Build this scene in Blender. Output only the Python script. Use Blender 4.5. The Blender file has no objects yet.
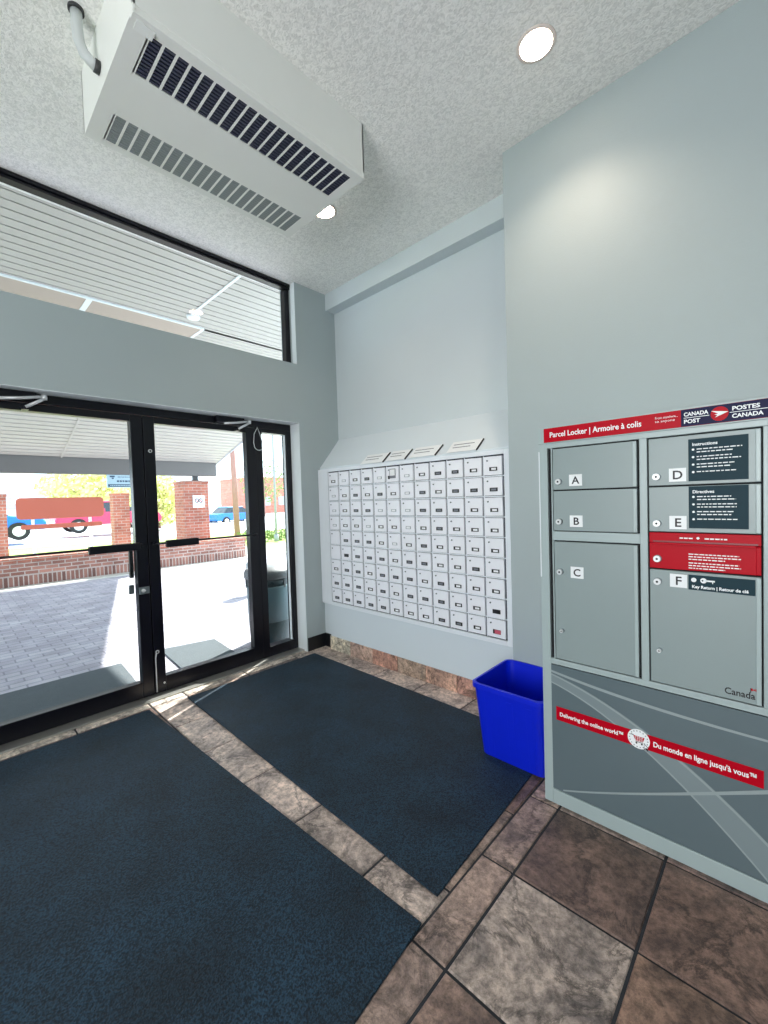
import bpy, bmesh, math, random
from mathutils import Vector, Matrix
random.seed(7)
SC = bpy.context.scene
COL = SC.collection
# ------------------------------------------------------------------ camera, world, sun, exposure
cam_d = bpy.data.cameras.new('camera'); cam = bpy.data.objects.new('camera', cam_d); COL.objects.link(cam)
SC.camera = cam
cam_d.sensor_fit = 'HORIZONTAL'; cam_d.sensor_width = 36.0; cam_d.lens = 421.56 * 36.0 / 768.0
cam_d.clip_start = 0.02; cam_d.clip_end = 500
_r = Vector((0.7239865, 0.6891099, -0.0311614)); _u = Vector((0.0008372, 0.0442959, 0.9990181)); _f = Vector((-0.6898136, 0.7233017, -0.0314927))
cam.matrix_world = Matrix(((_r.x, _u.x, -_f.x, 0), (_r.y, _u.y, -_f.y, 0), (_r.z, _u.z, -_f.z, 1.5), (0, 0, 0, 1)))
vs = SC.view_settings
SC.display_settings.display_device = 'sRGB'
vs.view_transform = 'Standard'; vs.look = 'None'; vs.exposure = 0.42; vs.gamma = 1.0; vs.use_curve_mapping = False
SC.cycles.use_denoising = True
SC.cycles.max_bounces = 10; SC.cycles.diffuse_bounces = 6; SC.cycles.transparent_max_bounces = 12
SC.cycles.sample_clamp_indirect = 6.0
wd = bpy.data.worlds.new('world'); SC.world = wd; wd.use_nodes = True
_bg = wd.node_tree.nodes['Background']; _bg.inputs[0].default_value = (0.76, 0.89, 1.0, 1); _bg.inputs[1].default_value = 3.5

def lamp(name, kind, energy, col, loc, direction, **kw):
    d = bpy.data.lights.new(name, kind); o = bpy.data.objects.new(name, d); COL.objects.link(o)
    d.energy = energy; d.color = col; o.location = loc
    o.rotation_euler = Vector(direction).to_track_quat('-Z', 'Y').to_euler()
    for k, v in kw.items(): setattr(d, k, v)
    return o
lamp('sun', 'SUN', 15, (1.0, 0.95, 0.87), (0, 8, 9), (0.45, -1.07, -1.0), angle=0.01)
# fill lamp added behind the camera to brighten the room
lamp('rear_fill_light', 'AREA', 88, (1.0, 0.98, 0.95), (-0.3, -2.72, 1.7), (0, 1, 0.05), shape='RECTANGLE', size=2.2, size_y=1.6)
# lamp('side_fill_light', 'AREA', 8, (0.88, 0.96, 1.0), (2.5, -0.3, 1.9), (-1, 0.0, 0.12), shape='RECTANGLE', size=3.2, size_y=2.2)

# ------------------------------------------------------------------ materials
def lin(c):
    return tuple(((v / 255.0) / 12.92 if v / 255.0 <= 0.04045 else (((v / 255.0) + 0.055) / 1.055) ** 2.4) for v in c) + (1.0,)
def mat(name, rgb, rough=0.6, metal=0.0, noise=0.0, nscale=8.0, bump=0.0, bscale=60.0, spec=0.5, emit=None, estr=0.0, bdist=0.01):
    m = bpy.data.materials.new(name); m.use_nodes = True
    nt = m.node_tree; b = nt.nodes['Principled BSDF']
    b.inputs['Base Color'].default_value = lin(rgb); b.inputs['Roughness'].default_value = rough
    b.inputs['Metallic'].default_value = metal; b.inputs['Specular IOR Level'].default_value = spec
    tc = nt.nodes.new('ShaderNodeTexCoord')
    if noise > 0:
        n = nt.nodes.new('ShaderNodeTexNoise'); n.inputs['Scale'].default_value = nscale; n.inputs['Detail'].default_value = 6
        nt.links.new(tc.outputs['Object'], n.inputs['Vector'])
        mx = nt.nodes.new('ShaderNodeMix'); mx.data_type = 'RGBA'
        c = lin(rgb); mx.inputs[6].default_value = tuple(v * (1 - noise) for v in c[:3]) + (1,)
        mx.inputs[7].default_value = tuple(min(1, v * (1 + noise)) for v in c[:3]) + (1,)
        nt.links.new(n.outputs['Fac'], mx.inputs[0]); nt.links.new(mx.outputs[2], b.inputs['Base Color'])
    if bump > 0:
        n2 = nt.nodes.new('ShaderNodeTexNoise'); n2.inputs['Scale'].default_value = bscale; n2.inputs['Detail'].default_value = 4
        nt.links.new(tc.outputs['Object'], n2.inputs['Vector'])
        bp = nt.nodes.new('ShaderNodeBump'); bp.inputs['Strength'].default_value = bump; bp.inputs['Distance'].default_value = bdist
        nt.links.new(n2.outputs['Fac'], bp.inputs['Height']); nt.links.new(bp.outputs['Normal'], b.inputs['Normal'])
    if emit:
        b.inputs['Emission Color'].default_value = lin(emit); b.inputs['Emission Strength'].default_value = estr
    return m
M = {}
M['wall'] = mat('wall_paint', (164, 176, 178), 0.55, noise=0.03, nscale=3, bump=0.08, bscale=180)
M['niche'] = mat('niche_lightened_wall', (198, 208, 212), 0.55, noise=0.03, nscale=3)  # wall colour lightened, the niche's brighter light put into the paint
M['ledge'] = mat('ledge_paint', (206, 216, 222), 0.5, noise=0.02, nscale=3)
M['trim_and_lit_white'] = mat('trim_and_lit_white', (222, 230, 233), 0.45)
M['black_metal'] = mat('black_anodised_metal', (7, 8, 18), 0.3, 0.0, spec=0.4)
M['black_rubber'] = mat('black_rubber', (16, 18, 22), 0.6)
M['bronze_sill'] = mat('threshold_metal', (176, 176, 172), 0.4, 0.8)
M['silver'] = mat('silver_metal', (214, 218, 220), 0.35, 0.35)
M['grey_metal'] = mat('lock_grey', (120, 130, 134), 0.4, 0.5)
M['white_plastic'] = mat('white_plastic', (232, 236, 238), 0.4)
M['heater'] = mat('heater_enamel', (232, 234, 230), 0.4, noise=0.02)
M['heater_side'] = M['heater']
M['grille_dark'] = mat('grille_fin_dark', (44, 48, 72), 0.5)
M['grille_grey'] = mat('grille_fin_grey', (132, 140, 142), 0.5)
M['dark_inside'] = mat('dark_cavity', (10, 11, 18), 0.8)
M['sticker'] = mat('sticker_film', (235, 238, 235), 0.3)
M['pipe'] = mat('painted_conduit', (196, 202, 202), 0.45)
M['door_white'] = mat('mailbox_white', (238, 240, 246), 0.4, noise=0.04, nscale=20)
M['box_frame'] = mat('mailbox_frame_white', (226, 232, 238), 0.45)
M['gap'] = mat('mailbox_gap_dark', (40, 46, 60), 0.7)
M['black_plate'] = mat('black_label_holder', (14, 15, 20), 0.4)
M['grey_plate'] = mat('grey_label_holder', (150, 156, 164), 0.4)
M['card'] = mat('white_card', (238, 240, 242), 0.6)
M['card_on_slope'] = mat('slope_shaded_card', (228, 231, 233), 0.6)  # white card greyed in colour for the weaker light on the slope
M['card_grey'] = mat('card_print', (120, 124, 132), 0.6)
M['red_tag'] = mat('red_label', (205, 90, 110), 0.5)
M['locker'] = mat('locker_grey_enamel', (139, 153, 154), 0.38, noise=0.02, nscale=3)
M['locker_frame'] = mat('locker_frame_enamel', (163, 178, 179), 0.35)
M['locker_panel'] = mat('locker_panel_grey', (93, 108, 114), 0.32, noise=0.04, nscale=5)
M['swoosh'] = mat('panel_swoosh', (124, 138, 142), 0.32)
M['swoosh2'] = mat('panel_swoosh_light', (148, 160, 162), 0.32)
M['red'] = mat('post_red', (180, 0, 28), 0.4, spec=0.12)
M['red_dark'] = mat('post_red_dark', (120, 8, 28), 0.4)
M['navy'] = mat('post_navy', (10, 14, 60), 0.4, spec=0.12)
M['teal_label'] = mat('label_dark_teal', (30, 56, 66), 0.5, spec=0.12)
M['ink'] = mat('black_ink', (22, 24, 30), 0.5)
M['ink_white'] = mat('white_ink', (240, 244, 246), 0.5)
M['blue_bin'] = mat('blue_bin_plastic', (2, 32, 205), 0.38, noise=0.05, nscale=6)
M['paint_black_base'] = mat('black_vinyl_base', (16, 20, 26), 0.4)
M['lamp_glow'] = mat('lamp_glow', (255, 240, 225), 0.5, emit=(255, 232, 208), estr=22)
M['lamp_ring'] = mat('lamp_ring', (235, 222, 214), 0.4)
M['soffit'] = mat('soffit_board', (176, 174, 168), 0.6, noise=0.05, nscale=2)
M['beige'] = mat('soffit_stucco', (170, 158, 146), 0.8, noise=0.05, nscale=30)
M['fascia'] = mat('fascia_grey', (104, 102, 100), 0.6)
M['steel_dark'] = mat('dark_steel', (50, 52, 54), 0.5)
M['concrete'] = mat('pale_concrete', (205, 204, 198), 0.8, noise=0.06, nscale=3)
M['asphalt'] = mat('road_asphalt', (196, 196, 198), 0.85, noise=0.05, nscale=1)
M['lawn'] = mat('lawn_green', (150, 170, 90), 0.9, noise=0.15, nscale=3)
M['leaf_yellow'] = mat('leaf_yellow_green', (206, 208, 140), 0.8, noise=0.25, nscale=4)
M['leaf_green'] = mat('leaf_green', (120, 140, 80), 0.8, noise=0.3, nscale=5)
M['bark'] = mat('bark', (150, 112, 106), 0.85, noise=0.15, nscale=6)
M['pole_grey'] = mat('pole_grey', (130, 138, 140), 0.5)
M['car_red'] = mat('car_red', (200, 50, 90), 0.25)
M['car_blue'] = mat('car_blue', (30, 110, 200), 0.25)
M['car_glass'] = mat('car_glass', (40, 50, 60), 0.1)
M['tyre'] = mat('tyre', (30, 30, 32), 0.8)
M['board_red'] = mat('board_terracotta', (158, 80, 62), 0.6, noise=0.06, nscale=2)
M['siding_white'] = mat('siding_white', (226, 228, 230), 0.7)
M['siding_grey'] = mat('siding_grey', (160, 166, 174), 0.7)
M['sign_blue'] = mat('sign_pale_blue', (168, 196, 208), 0.5)
M['sign_ink'] = mat('sign_ink', (40, 72, 100), 0.5)
M['bin_teal'] = mat('bin_teal', (74, 104, 112), 0.5, noise=0.1)
M['bin_dark'] = mat('bin_dark_teal', (30, 56, 62), 0.5)
M['bin_lid'] = mat('bin_lid_grey', (96, 100, 104), 0.5)
M['outside_mat'] = mat('outside_mat', (78, 86, 92), 0.9, noise=0.15, nscale=20, bump=0.4, bscale=80)
M['ash_grey'] = mat('pale_grey_metal', (170, 178, 180), 0.5)

def m_stucco():
    m = bpy.data.materials.new('ceiling_stucco'); m.use_nodes = True; nt = m.node_tree; b = nt.nodes['Principled BSDF']
    b.inputs['Roughness'].default_value = 0.9
    tc = nt.nodes.new('ShaderNodeTexCoord')
    n = nt.nodes.new('ShaderNodeTexNoise'); n.inputs['Scale'].default_value = 55; n.inputs['Detail'].default_value = 3; n.inputs['Distortion'].default_value = 1.2
    nt.links.new(tc.outputs['Object'], n.inputs['Vector'])
    r = nt.nodes.new('ShaderNodeValToRGB'); r.color_ramp.elements[0].position = 0.38; r.color_ramp.elements[1].position = 0.58
    r.color_ramp.elements[0].color = lin((228, 229, 226)); r.color_ramp.elements[1].color = lin((250, 250, 247))
    nt.links.new(n.outputs['Fac'], r.inputs['Fac']); nt.links.new(r.outputs['Color'], b.inputs['Base Color'])
    bp = nt.nodes.new('ShaderNodeBump'); bp.inputs['Strength'].default_value = 0.45; bp.inputs['Distance'].default_value = 0.01
    nt.links.new(n.outputs['Fac'], bp.inputs['Height']); nt.links.new(bp.outputs['Normal'], b.inputs['Normal'])
    return m
M['stucco'] = m_stucco()
def m_slate():
    m = bpy.data.materials.new('slate_tile'); m.use_nodes = True; nt = m.node_tree; b = nt.nodes['Principled BSDF']; L = nt.links.new
    at = nt.nodes.new('ShaderNodeAttribute'); at.attribute_name = 'tint'
    tc = nt.nodes.new('ShaderNodeTexCoord')
    add = nt.nodes.new('ShaderNodeVectorMath'); add.operation = 'MULTIPLY_ADD'; add.inputs[1].default_value = (9, 9, 9)
    L(at.outputs['Color'], add.inputs[0]); L(tc.outputs['Object'], add.inputs[2])
    n1 = nt.nodes.new('ShaderNodeTexNoise'); n1.inputs['Scale'].default_value = 5; n1.inputs['Detail'].default_value = 9; n1.inputs['Roughness'].default_value = 0.72; n1.inputs['Distortion'].default_value = 0.8
    n2 = nt.nodes.new('ShaderNodeTexNoise'); n2.inputs['Scale'].default_value = 30; n2.inputs['Detail'].default_value = 9; n2.inputs['Roughness'].default_value = 0.8
    L(add.outputs[0], n1.inputs['Vector']); L(add.outputs[0], n2.inputs['Vector'])
    r1 = nt.nodes.new('ShaderNodeValToRGB'); e = r1.color_ramp.elements
    e[0].position = 0.38; e[0].color = (0.42, 0.41, 0.42, 1); e[1].position = 0.64; e[1].color = (1.35, 1.28, 1.22, 1)
    L(n1.outputs['Fac'], r1.inputs['Fac'])
    r2 = nt.nodes.new('ShaderNodeValToRGB'); e = r2.color_ramp.elements
    e[0].position = 0.40; e[0].color = (0.42, 0.42, 0.42, 1); e[1].position = 0.58; e[1].color = (1.25, 1.25, 1.25, 1)
    L(n2.outputs['Fac'], r2.inputs['Fac'])
    mu = nt.nodes.new('ShaderNodeMix'); mu.data_type = 'RGBA'; mu.blend_type = 'MULTIPLY'; mu.inputs[0].default_value = 1
    L(at.outputs['Color'], mu.inputs[6]); L(r1.outputs['Color'], mu.inputs[7])
    mu2 = nt.nodes.new('ShaderNodeMix'); mu2.data_type = 'RGBA'; mu2.blend_type = 'MULTIPLY'; mu2.inputs[0].default_value = 0.9
    L(mu.outputs[2], mu2.inputs[6]); L(r2.outputs['Color'], mu2.inputs[7])
    # dark veins
    w = nt.nodes.new('ShaderNodeTexVoronoi'); w.feature = 'DISTANCE_TO_EDGE'; w.inputs['Scale'].default_value = 2.4
    ad = nt.nodes.new('ShaderNodeVectorMath'); ad.operation = 'MULTIPLY_ADD'; ad.inputs[1].default_value = (0.35, 0.35, 0.35)
    L(n1.outputs['Color'], ad.inputs[0]); L(add.outputs[0], ad.inputs[2]); L(ad.outputs[0], w.inputs['Vector'])
    r3 = nt.nodes.new('ShaderNodeValToRGB'); e = r3.color_ramp.elements; e[0].position = 0.0; e[0].color = (0.3, 0.3, 0.3, 1); e[1].position = 0.03; e[1].color = (1, 1, 1, 1)
    L(w.outputs['Distance'], r3.inputs['Fac'])
    mu3 = nt.nodes.new('ShaderNodeMix'); mu3.data_type = 'RGBA'; mu3.blend_type = 'MULTIPLY'; mu3.inputs[0].default_value = 0.9
    L(mu2.outputs[2], mu3.inputs[6]); L(r3.outputs['Color'], mu3.inputs[7])
    L(mu3.outputs[2], b.inputs['Base Color'])
    b.inputs['Roughness'].default_value = 0.42
    bp = nt.nodes.new('ShaderNodeBump'); bp.inputs['Strength'].default_value = 0.6; bp.inputs['Distance'].default_value = 0.01
    L(n1.outputs['Fac'], bp.inputs['Height'])
    bp2 = nt.nodes.new('ShaderNodeBump'); bp2.inputs['Strength'].default_value = 0.8; bp2.inputs['Distance'].default_value = 0.006
    L(n2.outputs['Fac'], bp2.inputs['Height']); L(bp.outputs['Normal'], bp2.inputs['Normal']); L(bp2.outputs['Normal'], b.inputs['Normal'])
    return m
M['slate'] = m_slate()
M['grout'] = mat('grout', (40, 44, 50), 0.9)
def m_carpet():
    m = bpy.data.materials.new('mat_pile'); m.use_nodes = True; nt = m.node_tree; b = nt.nodes['Principled BSDF']; L = nt.links.new
    tc = nt.nodes.new('ShaderNodeTexCoord')
    n1 = nt.nodes.new('ShaderNodeTexNoise'); n1.inputs['Scale'].default_value = 170; n1.inputs['Detail'].default_value = 3
    n2 = nt.nodes.new('ShaderNodeTexNoise'); n2.inputs['Scale'].default_value = 3.5; n2.inputs['Detail'].default_value = 6
    L(tc.outputs['Object'], n1.inputs['Vector']); L(tc.outputs['Object'], n2.inputs['Vector'])
    r = nt.nodes.new('ShaderNodeValToRGB'); e = r.color_ramp.elements; e[0].position = 0.40; e[0].color = lin((1, 14, 26)); e[1].position = 0.60; e[1].color = lin((28, 54, 72))
    L(n1.outputs['Fac'], r.inputs['Fac'])
    r2 = nt.nodes.new('ShaderNodeValToRGB'); e = r2.color_ramp.elements; e[0].position = 0.3; e[0].color = (0.6, 0.6, 0.6, 1); e[1].position = 0.7; e[1].color = (1.4, 1.4, 1.4, 1)
    L(n2.outputs['Fac'], r2.inputs['Fac'])
    mu = nt.nodes.new('ShaderNodeMix'); mu.data_type = 'RGBA'; mu.blend_type = 'MULTIPLY'; mu.inputs[0].default_value = 1
    L(r.outputs['Color'], mu.inputs[6]); L(r2.outputs['Color'], mu.inputs[7]); L(mu.outputs[2], b.inputs['Base Color'])
    b.inputs['Roughness'].default_value = 0.6; b.inputs['Specular IOR Level'].default_value = 0.3
    b.inputs['Sheen Weight'].default_value = 0.06; b.inputs['Sheen Roughness'].default_value = 0.4; b.inputs['Sheen Tint'].default_value = (0.55, 0.7, 0.9, 1)
    bp = nt.nodes.new('ShaderNodeBump'); bp.inputs['Strength'].default_value = 0.8; bp.inputs['Distance'].default_value = 0.006
    L(n1.outputs['Fac'], bp.inputs['Height']); L(bp.outputs['Normal'], b.inputs['Normal'])
    return m
M['pile'] = m_carpet()
def m_brick(name, c1, c2, mortar, bw, bh, ms, rough=0.85, off=0.5):
    m = bpy.data.materials.new(name); m.use_nodes = True; nt = m.node_tree; b = nt.nodes['Principled BSDF']; L = nt.links.new
    uv = nt.nodes.new('ShaderNodeUVMap'); uv.uv_map = 'UVMap'
    t = nt.nodes.new('ShaderNodeTexBrick'); t.inputs['Scale'].default_value = 1.0; t.offset = off
    t.inputs['Color1'].default_value = lin(c1); t.inputs['Color2'].default_value = lin(c2); t.inputs['Mortar'].default_value = lin(mortar)
    t.inputs['Brick Width'].default_value = bw; t.inputs['Row Height'].default_value = bh; t.inputs['Mortar Size'].default_value = ms
    L(uv.outputs['UV'], t.inputs['Vector'])
    n = nt.nodes.new('ShaderNodeTexNoise'); n.inputs['Scale'].default_value = 3; L(uv.outputs['UV'], n.inputs['Vector'])
    r = nt.nodes.new('ShaderNodeValToRGB'); e = r.color_ramp.elements; e[0].position = .3; e[0].color = (.8, .8, .8, 1); e[1].position = .7; e[1].color = (1.15, 1.15, 1.15, 1)
    L(n.outputs['Fac'], r.inputs['Fac'])
    mu = nt.nodes.new('ShaderNodeMix'); mu.data_type = 'RGBA'; mu.blend_type = 'MULTIPLY'; mu.inputs[0].default_value = 1
    L(t.outputs['Color'], mu.inputs[6]); L(r.outputs['Color'], mu.inputs[7]); L(mu.outputs[2], b.inputs['Base Color'])
    b.inputs['Roughness'].default_value = rough
    bp = nt.nodes.new('ShaderNodeBump'); bp.inputs['Strength'].default_value = 0.4; bp.inputs['Distance'].default_value = 0.006; bp.invert = True
    L(t.outputs['Fac'], bp.inputs['Height']); L(bp.outputs['Normal'], b.inputs['Normal'])
    return m
M['brick'] = m_brick('red_brick', (156, 88, 72), (178, 110, 90), (170, 152, 142), 0.215, 0.075, 0.008)
M['brick_dark'] = m_brick('wall_brick', (128, 84, 74), (176, 122, 108), (176, 164, 158), 0.215, 0.075, 0.010)
M['rowlock'] = m_brick('rowlock_brick', (110, 74, 68), (160, 112, 100), (180, 168, 162), 0.075, 0.215, 0.010, off=0.0)
M['paver'] = m_brick('grey_paver', (164, 160, 172), (184, 180, 190), (140, 138, 150), 0.22, 0.11, 0.007)
M['far_brick'] = m_brick('far_brick', (190, 100, 84), (206, 120, 100), (190, 160, 150), 0.4, 0.15, 0.01)
def m_glass(name='pane_glass', tint=(244, 247, 247), refl=0.08):
    m = bpy.data.materials.new(name); m.use_nodes = True; nt = m.node_tree; nt.nodes.remove(nt.nodes['Principled BSDF']); L = nt.links.new
    tr = nt.nodes.new('ShaderNodeBsdfTransparent'); tr.inputs[0].default_value = lin(tint)
    gl = nt.nodes.new('ShaderNodeBsdfGlossy'); gl.inputs['Roughness'].default_value = 0.02
    fr = nt.nodes.new('ShaderNodeFresnel'); fr.inputs['IOR'].default_value = 1.45
    mx = nt.nodes.new('ShaderNodeMixShader'); ge = nt.nodes.new('ShaderNodeNewGeometry'); ma = nt.nodes.new('ShaderNodeMath'); ma.operation = 'SUBTRACT'; ma.use_clamp = True
    L(fr.outputs[0], ma.inputs[0]); L(ge.outputs['Backfacing'], ma.inputs[1]); L(ma.outputs[0], mx.inputs[0]); L(tr.outputs[0], mx.inputs[1]); L(gl.outputs[0], mx.inputs[2])
    L(mx.outputs[0], nt.nodes['Material Output'].inputs['Surface'])
    return m
M['glass'] = m_glass()

# ------------------------------------------------------------------ builders
class MB:
    def __init__(s): s.bm = bmesh.new(); s.mats = []; s.tint = None
    def mi(s, k):
        if k not in s.mats: s.mats.append(k)
        return s.mats.index(k)
    def face(s, pts, k, smooth=False):
        vs_ = [s.bm.verts.new(p) for p in pts]
        f = s.bm.faces.new(vs_); f.material_index = s.mi(k); f.smooth = smooth
        return f
    def box(s, x0, x1, y0, y1, z0, z1, k):
        x0, x1 = min(x0, x1), max(x0, x1); y0, y1 = min(y0, y1), max(y0, y1); z0, z1 = min(z0, z1), max(z0, z1)
        v = [s.bm.verts.new(p) for p in ((x0,y0,z0),(x1,y0,z0),(x1,y1,z0),(x0,y1,z0),(x0,y0,z1),(x1,y0,z1),(x1,y1,z1),(x0,y1,z1))]
        out = []
        for q in ((0,3,2,1),(4,5,6,7),(0,1,5,4),(1,2,6,5),(2,3,7,6),(3,0,4,7)):
            f = s.bm.faces.new([v[i] for i in q]); f.material_index = s.mi(k); out.append(f)
        return out
    def hexa(s, bot, top, k):
        v = [s.bm.verts.new(p) for p in list(bot) + list(top)]; n = len(bot)
        fs = [s.bm.faces.new(v[:n][::-1]), s.bm.faces.new(v[n:])]
        for i in range(n): fs.append(s.bm.faces.new([v[i], v[(i+1) % n], v[n+(i+1) % n], v[n+i]]))
        for f in fs: f.material_index = s.mi(k)
        return fs
    def prism(s, poly, vec, k):
        vec = Vector(vec); s.hexa([Vector(p) for p in poly], [Vector(p) + vec for p in poly], k)
    def cyl(s, p0, p1, r0, k, r1=None, seg=20, caps=True, smooth=True):
        p0 = Vector(p0); p1 = Vector(p1); r1 = r0 if r1 is None else r1
        d = (p1 - p0).normalized(); a = d.orthogonal().normalized(); b = d.cross(a)
        A = [s.bm.verts.new(p0 + (a*math.cos(t) + b*math.sin(t))*r0) for t in [2*math.pi*i/seg for i in range(seg)]]
        B = [s.bm.verts.new(p1 + (a*math.cos(t) + b*math.sin(t))*r1) for t in [2*math.pi*i/seg for i in range(seg)]]
        for i in range(seg):
            f = s.bm.faces.new([A[i], A[(i+1)%seg], B[(i+1)%seg], B[i]]); f.smooth = smooth; f.material_index = s.mi(k)
        if caps:
            f = s.bm.faces.new(A[::-1]); f.material_index = s.mi(k)
            f = s.bm.faces.new(B); f.material_index = s.mi(k)
    def tube(s, pts, r, k, seg=10):
        pts = [Vector(p) for p in pts]; rings = []; n = None
        for i, p in enumerate(pts):
            d = ((pts[min(i+1, len(pts)-1)] - pts[max(i-1, 0)])).normalized()
            n = d.orthogonal().normalized() if n is None else (n - d*n.dot(d)).normalized()
            b = d.cross(n); rings.append([s.bm.verts.new(p + (n*math.cos(t) + b*math.sin(t))*r) for t in [2*math.pi*j/seg for j in range(seg)]])
        for A, B in zip(rings, rings[1:]):
            for i in range(seg):
                f = s.bm.faces.new([A[i], A[(i+1)%seg], B[(i+1)%seg], B[i]]); f.smooth = True; f.material_index = s.mi(k)
        s.bm.faces.new(rings[0][::-1]).material_index = s.mi(k); s.bm.faces.new(rings[-1]).material_index = s.mi(k)
    def lathe(s, c, prof, k, seg=28):
        rings = []
        for r, z in prof: rings.append([s.bm.verts.new((c[0] + r*math.cos(t), c[1] + r*math.sin(t), c[2] + z)) for t in [2*math.pi*j/seg for j in range(seg)]])
        for A, B in zip(rings, rings[1:]):
            for i in range(seg):
                f = s.bm.faces.new([A[i], A[(i+1)%seg], B[(i+1)%seg], B[i]]); f.smooth = True; f.material_index = s.mi(k)
        s.bm.faces.new(rings[0][::-1]).material_index = s.mi(k); s.bm.faces.new(rings[-1]).material_index = s.mi(k)
    def build(s, name, parent=None, origin=None, bevel=0.0, fix=True, loc=None):
        """mesh given in world coordinates; origin = where the object's own origin sits"""
        root = parent
        while root is not None and root.parent is not None: root = root.parent
        o_ = Vector(origin) if origin is not None else (Vector(root.location) if root is not None else Vector((0, 0, 0)))
        base = Vector(root.location) if root is not None else Vector((0, 0, 0))
        if fix: bmesh.ops.recalc_face_normals(s.bm, faces=s.bm.faces)
        uvl = s.bm.loops.layers.uv.new('UVMap')
        for f in s.bm.faces:
            n = f.normal
            for l in f.loops:
                c = l.vert.co
                if abs(n.z) > 0.7: l[uvl].uv = (c.y, c.x)
                elif abs(n.x) > abs(n.y): l[uvl].uv = (c.y, c.z)
                else: l[uvl].uv = (c.x, c.z)
        bmesh.ops.translate(s.bm, verts=s.bm.verts, vec=-o_)
        me = bpy.data.meshes.new(name); s.bm.to_mesh(me); s.bm.free()
        for k in s.mats: me.materials.append(M[k])
        o = bpy.data.objects.new(name, me); COL.objects.link(o)
        if parent is not None:
            o.parent = parent; off = base
            if parent.parent is not None: off = base + Vector(parent.location)
            o.location = o_ - off
        else: o.location = o_
        if bevel > 0:
            md = o.modifiers.new('bevel', 'BEVEL'); md.width = bevel; md.segments = 2; md.limit_method = 'ANGLE'; md.angle_limit = 0.6
        return o
def tag(o, label, cat, group=None, kind=None):
    o['label'] = label; o['category'] = cat
    if group: o['group'] = group
    if kind: o['kind'] = kind
    return o
def thing(name, loc, label, cat, group=None):
    o = bpy.data.objects.new(name, None); COL.objects.link(o); o.location = loc; o.empty_display_size = 0.1
    return tag(o, label, cat, group)
def struct(mb, name, **kw):
    o = mb.build(name, **kw); o['kind'] = 'structure'; return o
def text(s, name, parent, pos, size, k, right=(1,0,0), up=(0,0,1), width=None, align='LEFT', bold=0.0, depth=0.0006, shear=0):
    """lettering as a real mesh; pos is the left (or centre) end of the baseline"""
    c = bpy.data.curves.new(name, 'FONT'); c.body = s; c.size = size; c.align_x = align; c.offset = bold; c.extrude = depth / 2; c.resolution_u = 3; c.shear = shear
    t = bpy.data.objects.new(name + '_tmp', c); COL.objects.link(t)
    bpy.context.view_layer.update()
    dg = bpy.context.evaluated_depsgraph_get()
    me = bpy.data.meshes.new_from_object(t.evaluated_get(dg)); bpy.data.objects.remove(t)
    R = Vector(right).normalized(); U = Vector(up).normalized(); N = R.cross(U)
    xs = [v.co.x for v in me.vertices]; sx = 1.0
    if width and xs: sx = width / (max(xs) - min(xs))
    root = parent
    while root.parent is not None: root = root.parent
    base = Vector(root.location)
    for v in me.vertices:
        v.co = Vector(pos) + R*(v.co.x*sx) + U*v.co.y + N*(v.co.z + depth/2) - base
    me.name = name; me.materials.clear(); me.materials.append(M[k])
    o = bpy.data.objects.new(name, me); COL.objects.link(o); o.parent = parent
    if parent.parent is not None: o.location = -Vector(parent.location)
    return o

XD, XS, YR, YK, YF, ZC = -3.454, -3.603, 2.503, 2.954, 2.667, 3.628
XE, Y0, XX = -3.705, -2.8, 2.6     # outer face of the door wall, rear wall, side wall
# ------------------------------------------------------------------ room shell
# floor: slate tiles
b = MB(); b.box(XE + 0.03, XX, Y0, YK + 0.1, -0.12, -0.006, 'grout')
col = b.bm.loops.layers.float_color.new('tint')
TONES = [(146, 124, 114), (164, 146, 136), (130, 110, 104), (158, 132, 120), (140, 128, 124)]
def tile(x0, x1, y0, y1, rgb=None, g=0.005):
    rgb = rgb or random.choice(TONES)
    _q = random.uniform(0.93, 1.07); rgb = tuple(v * _q for v in rgb)
    n0 = len(b.bm.verts)
    j = lambda: random.uniform(-0.0015, 0.0015)
    bot = [(x0+g, y0+g, -0.006), (x1-g, y0+g, -0.006), (x1-g, y1-g, -0.006), (x0+g, y1-g, -0.006)]
    h = 0.003
    top = [(x0+g+h+j(), y0+g+h+j(), 0), (x1-g-h+j(), y0+g+h+j(), 0), (x1-g-h+j(), y1-g-h+j(), 0), (x0+g+h+j(), y1-g-h+j(), 0)]
    for f in b.hexa(bot, top, 'slate'):
        for l in f.loops: l[col] = lin(rgb)
def frange(a, c, st):
    out = []; i = 0
    while a + i*st < c: out.append(a + i*st); i += 1
    return out
ys = [1.04 + 0.46*k for k in range(-9, 5)]
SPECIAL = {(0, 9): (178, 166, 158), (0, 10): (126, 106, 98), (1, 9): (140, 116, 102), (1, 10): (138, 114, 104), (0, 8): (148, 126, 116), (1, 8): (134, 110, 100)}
for j, y in enumerate(ys):
    y1 = min(y + 0.46, YR)
    if y >= y1: continue
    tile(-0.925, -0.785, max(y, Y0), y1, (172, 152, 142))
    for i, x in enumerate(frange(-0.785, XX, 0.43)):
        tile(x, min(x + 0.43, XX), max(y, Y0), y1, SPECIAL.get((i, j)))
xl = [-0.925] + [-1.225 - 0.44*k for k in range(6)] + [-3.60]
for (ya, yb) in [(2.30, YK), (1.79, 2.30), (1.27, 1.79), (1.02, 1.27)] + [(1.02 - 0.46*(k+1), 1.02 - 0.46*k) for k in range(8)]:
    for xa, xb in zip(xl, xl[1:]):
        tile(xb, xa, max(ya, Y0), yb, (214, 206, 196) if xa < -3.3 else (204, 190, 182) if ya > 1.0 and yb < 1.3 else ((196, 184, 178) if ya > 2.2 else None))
for x in (-3.785,): pass
struct(b, 'floor', fix=True)
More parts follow.
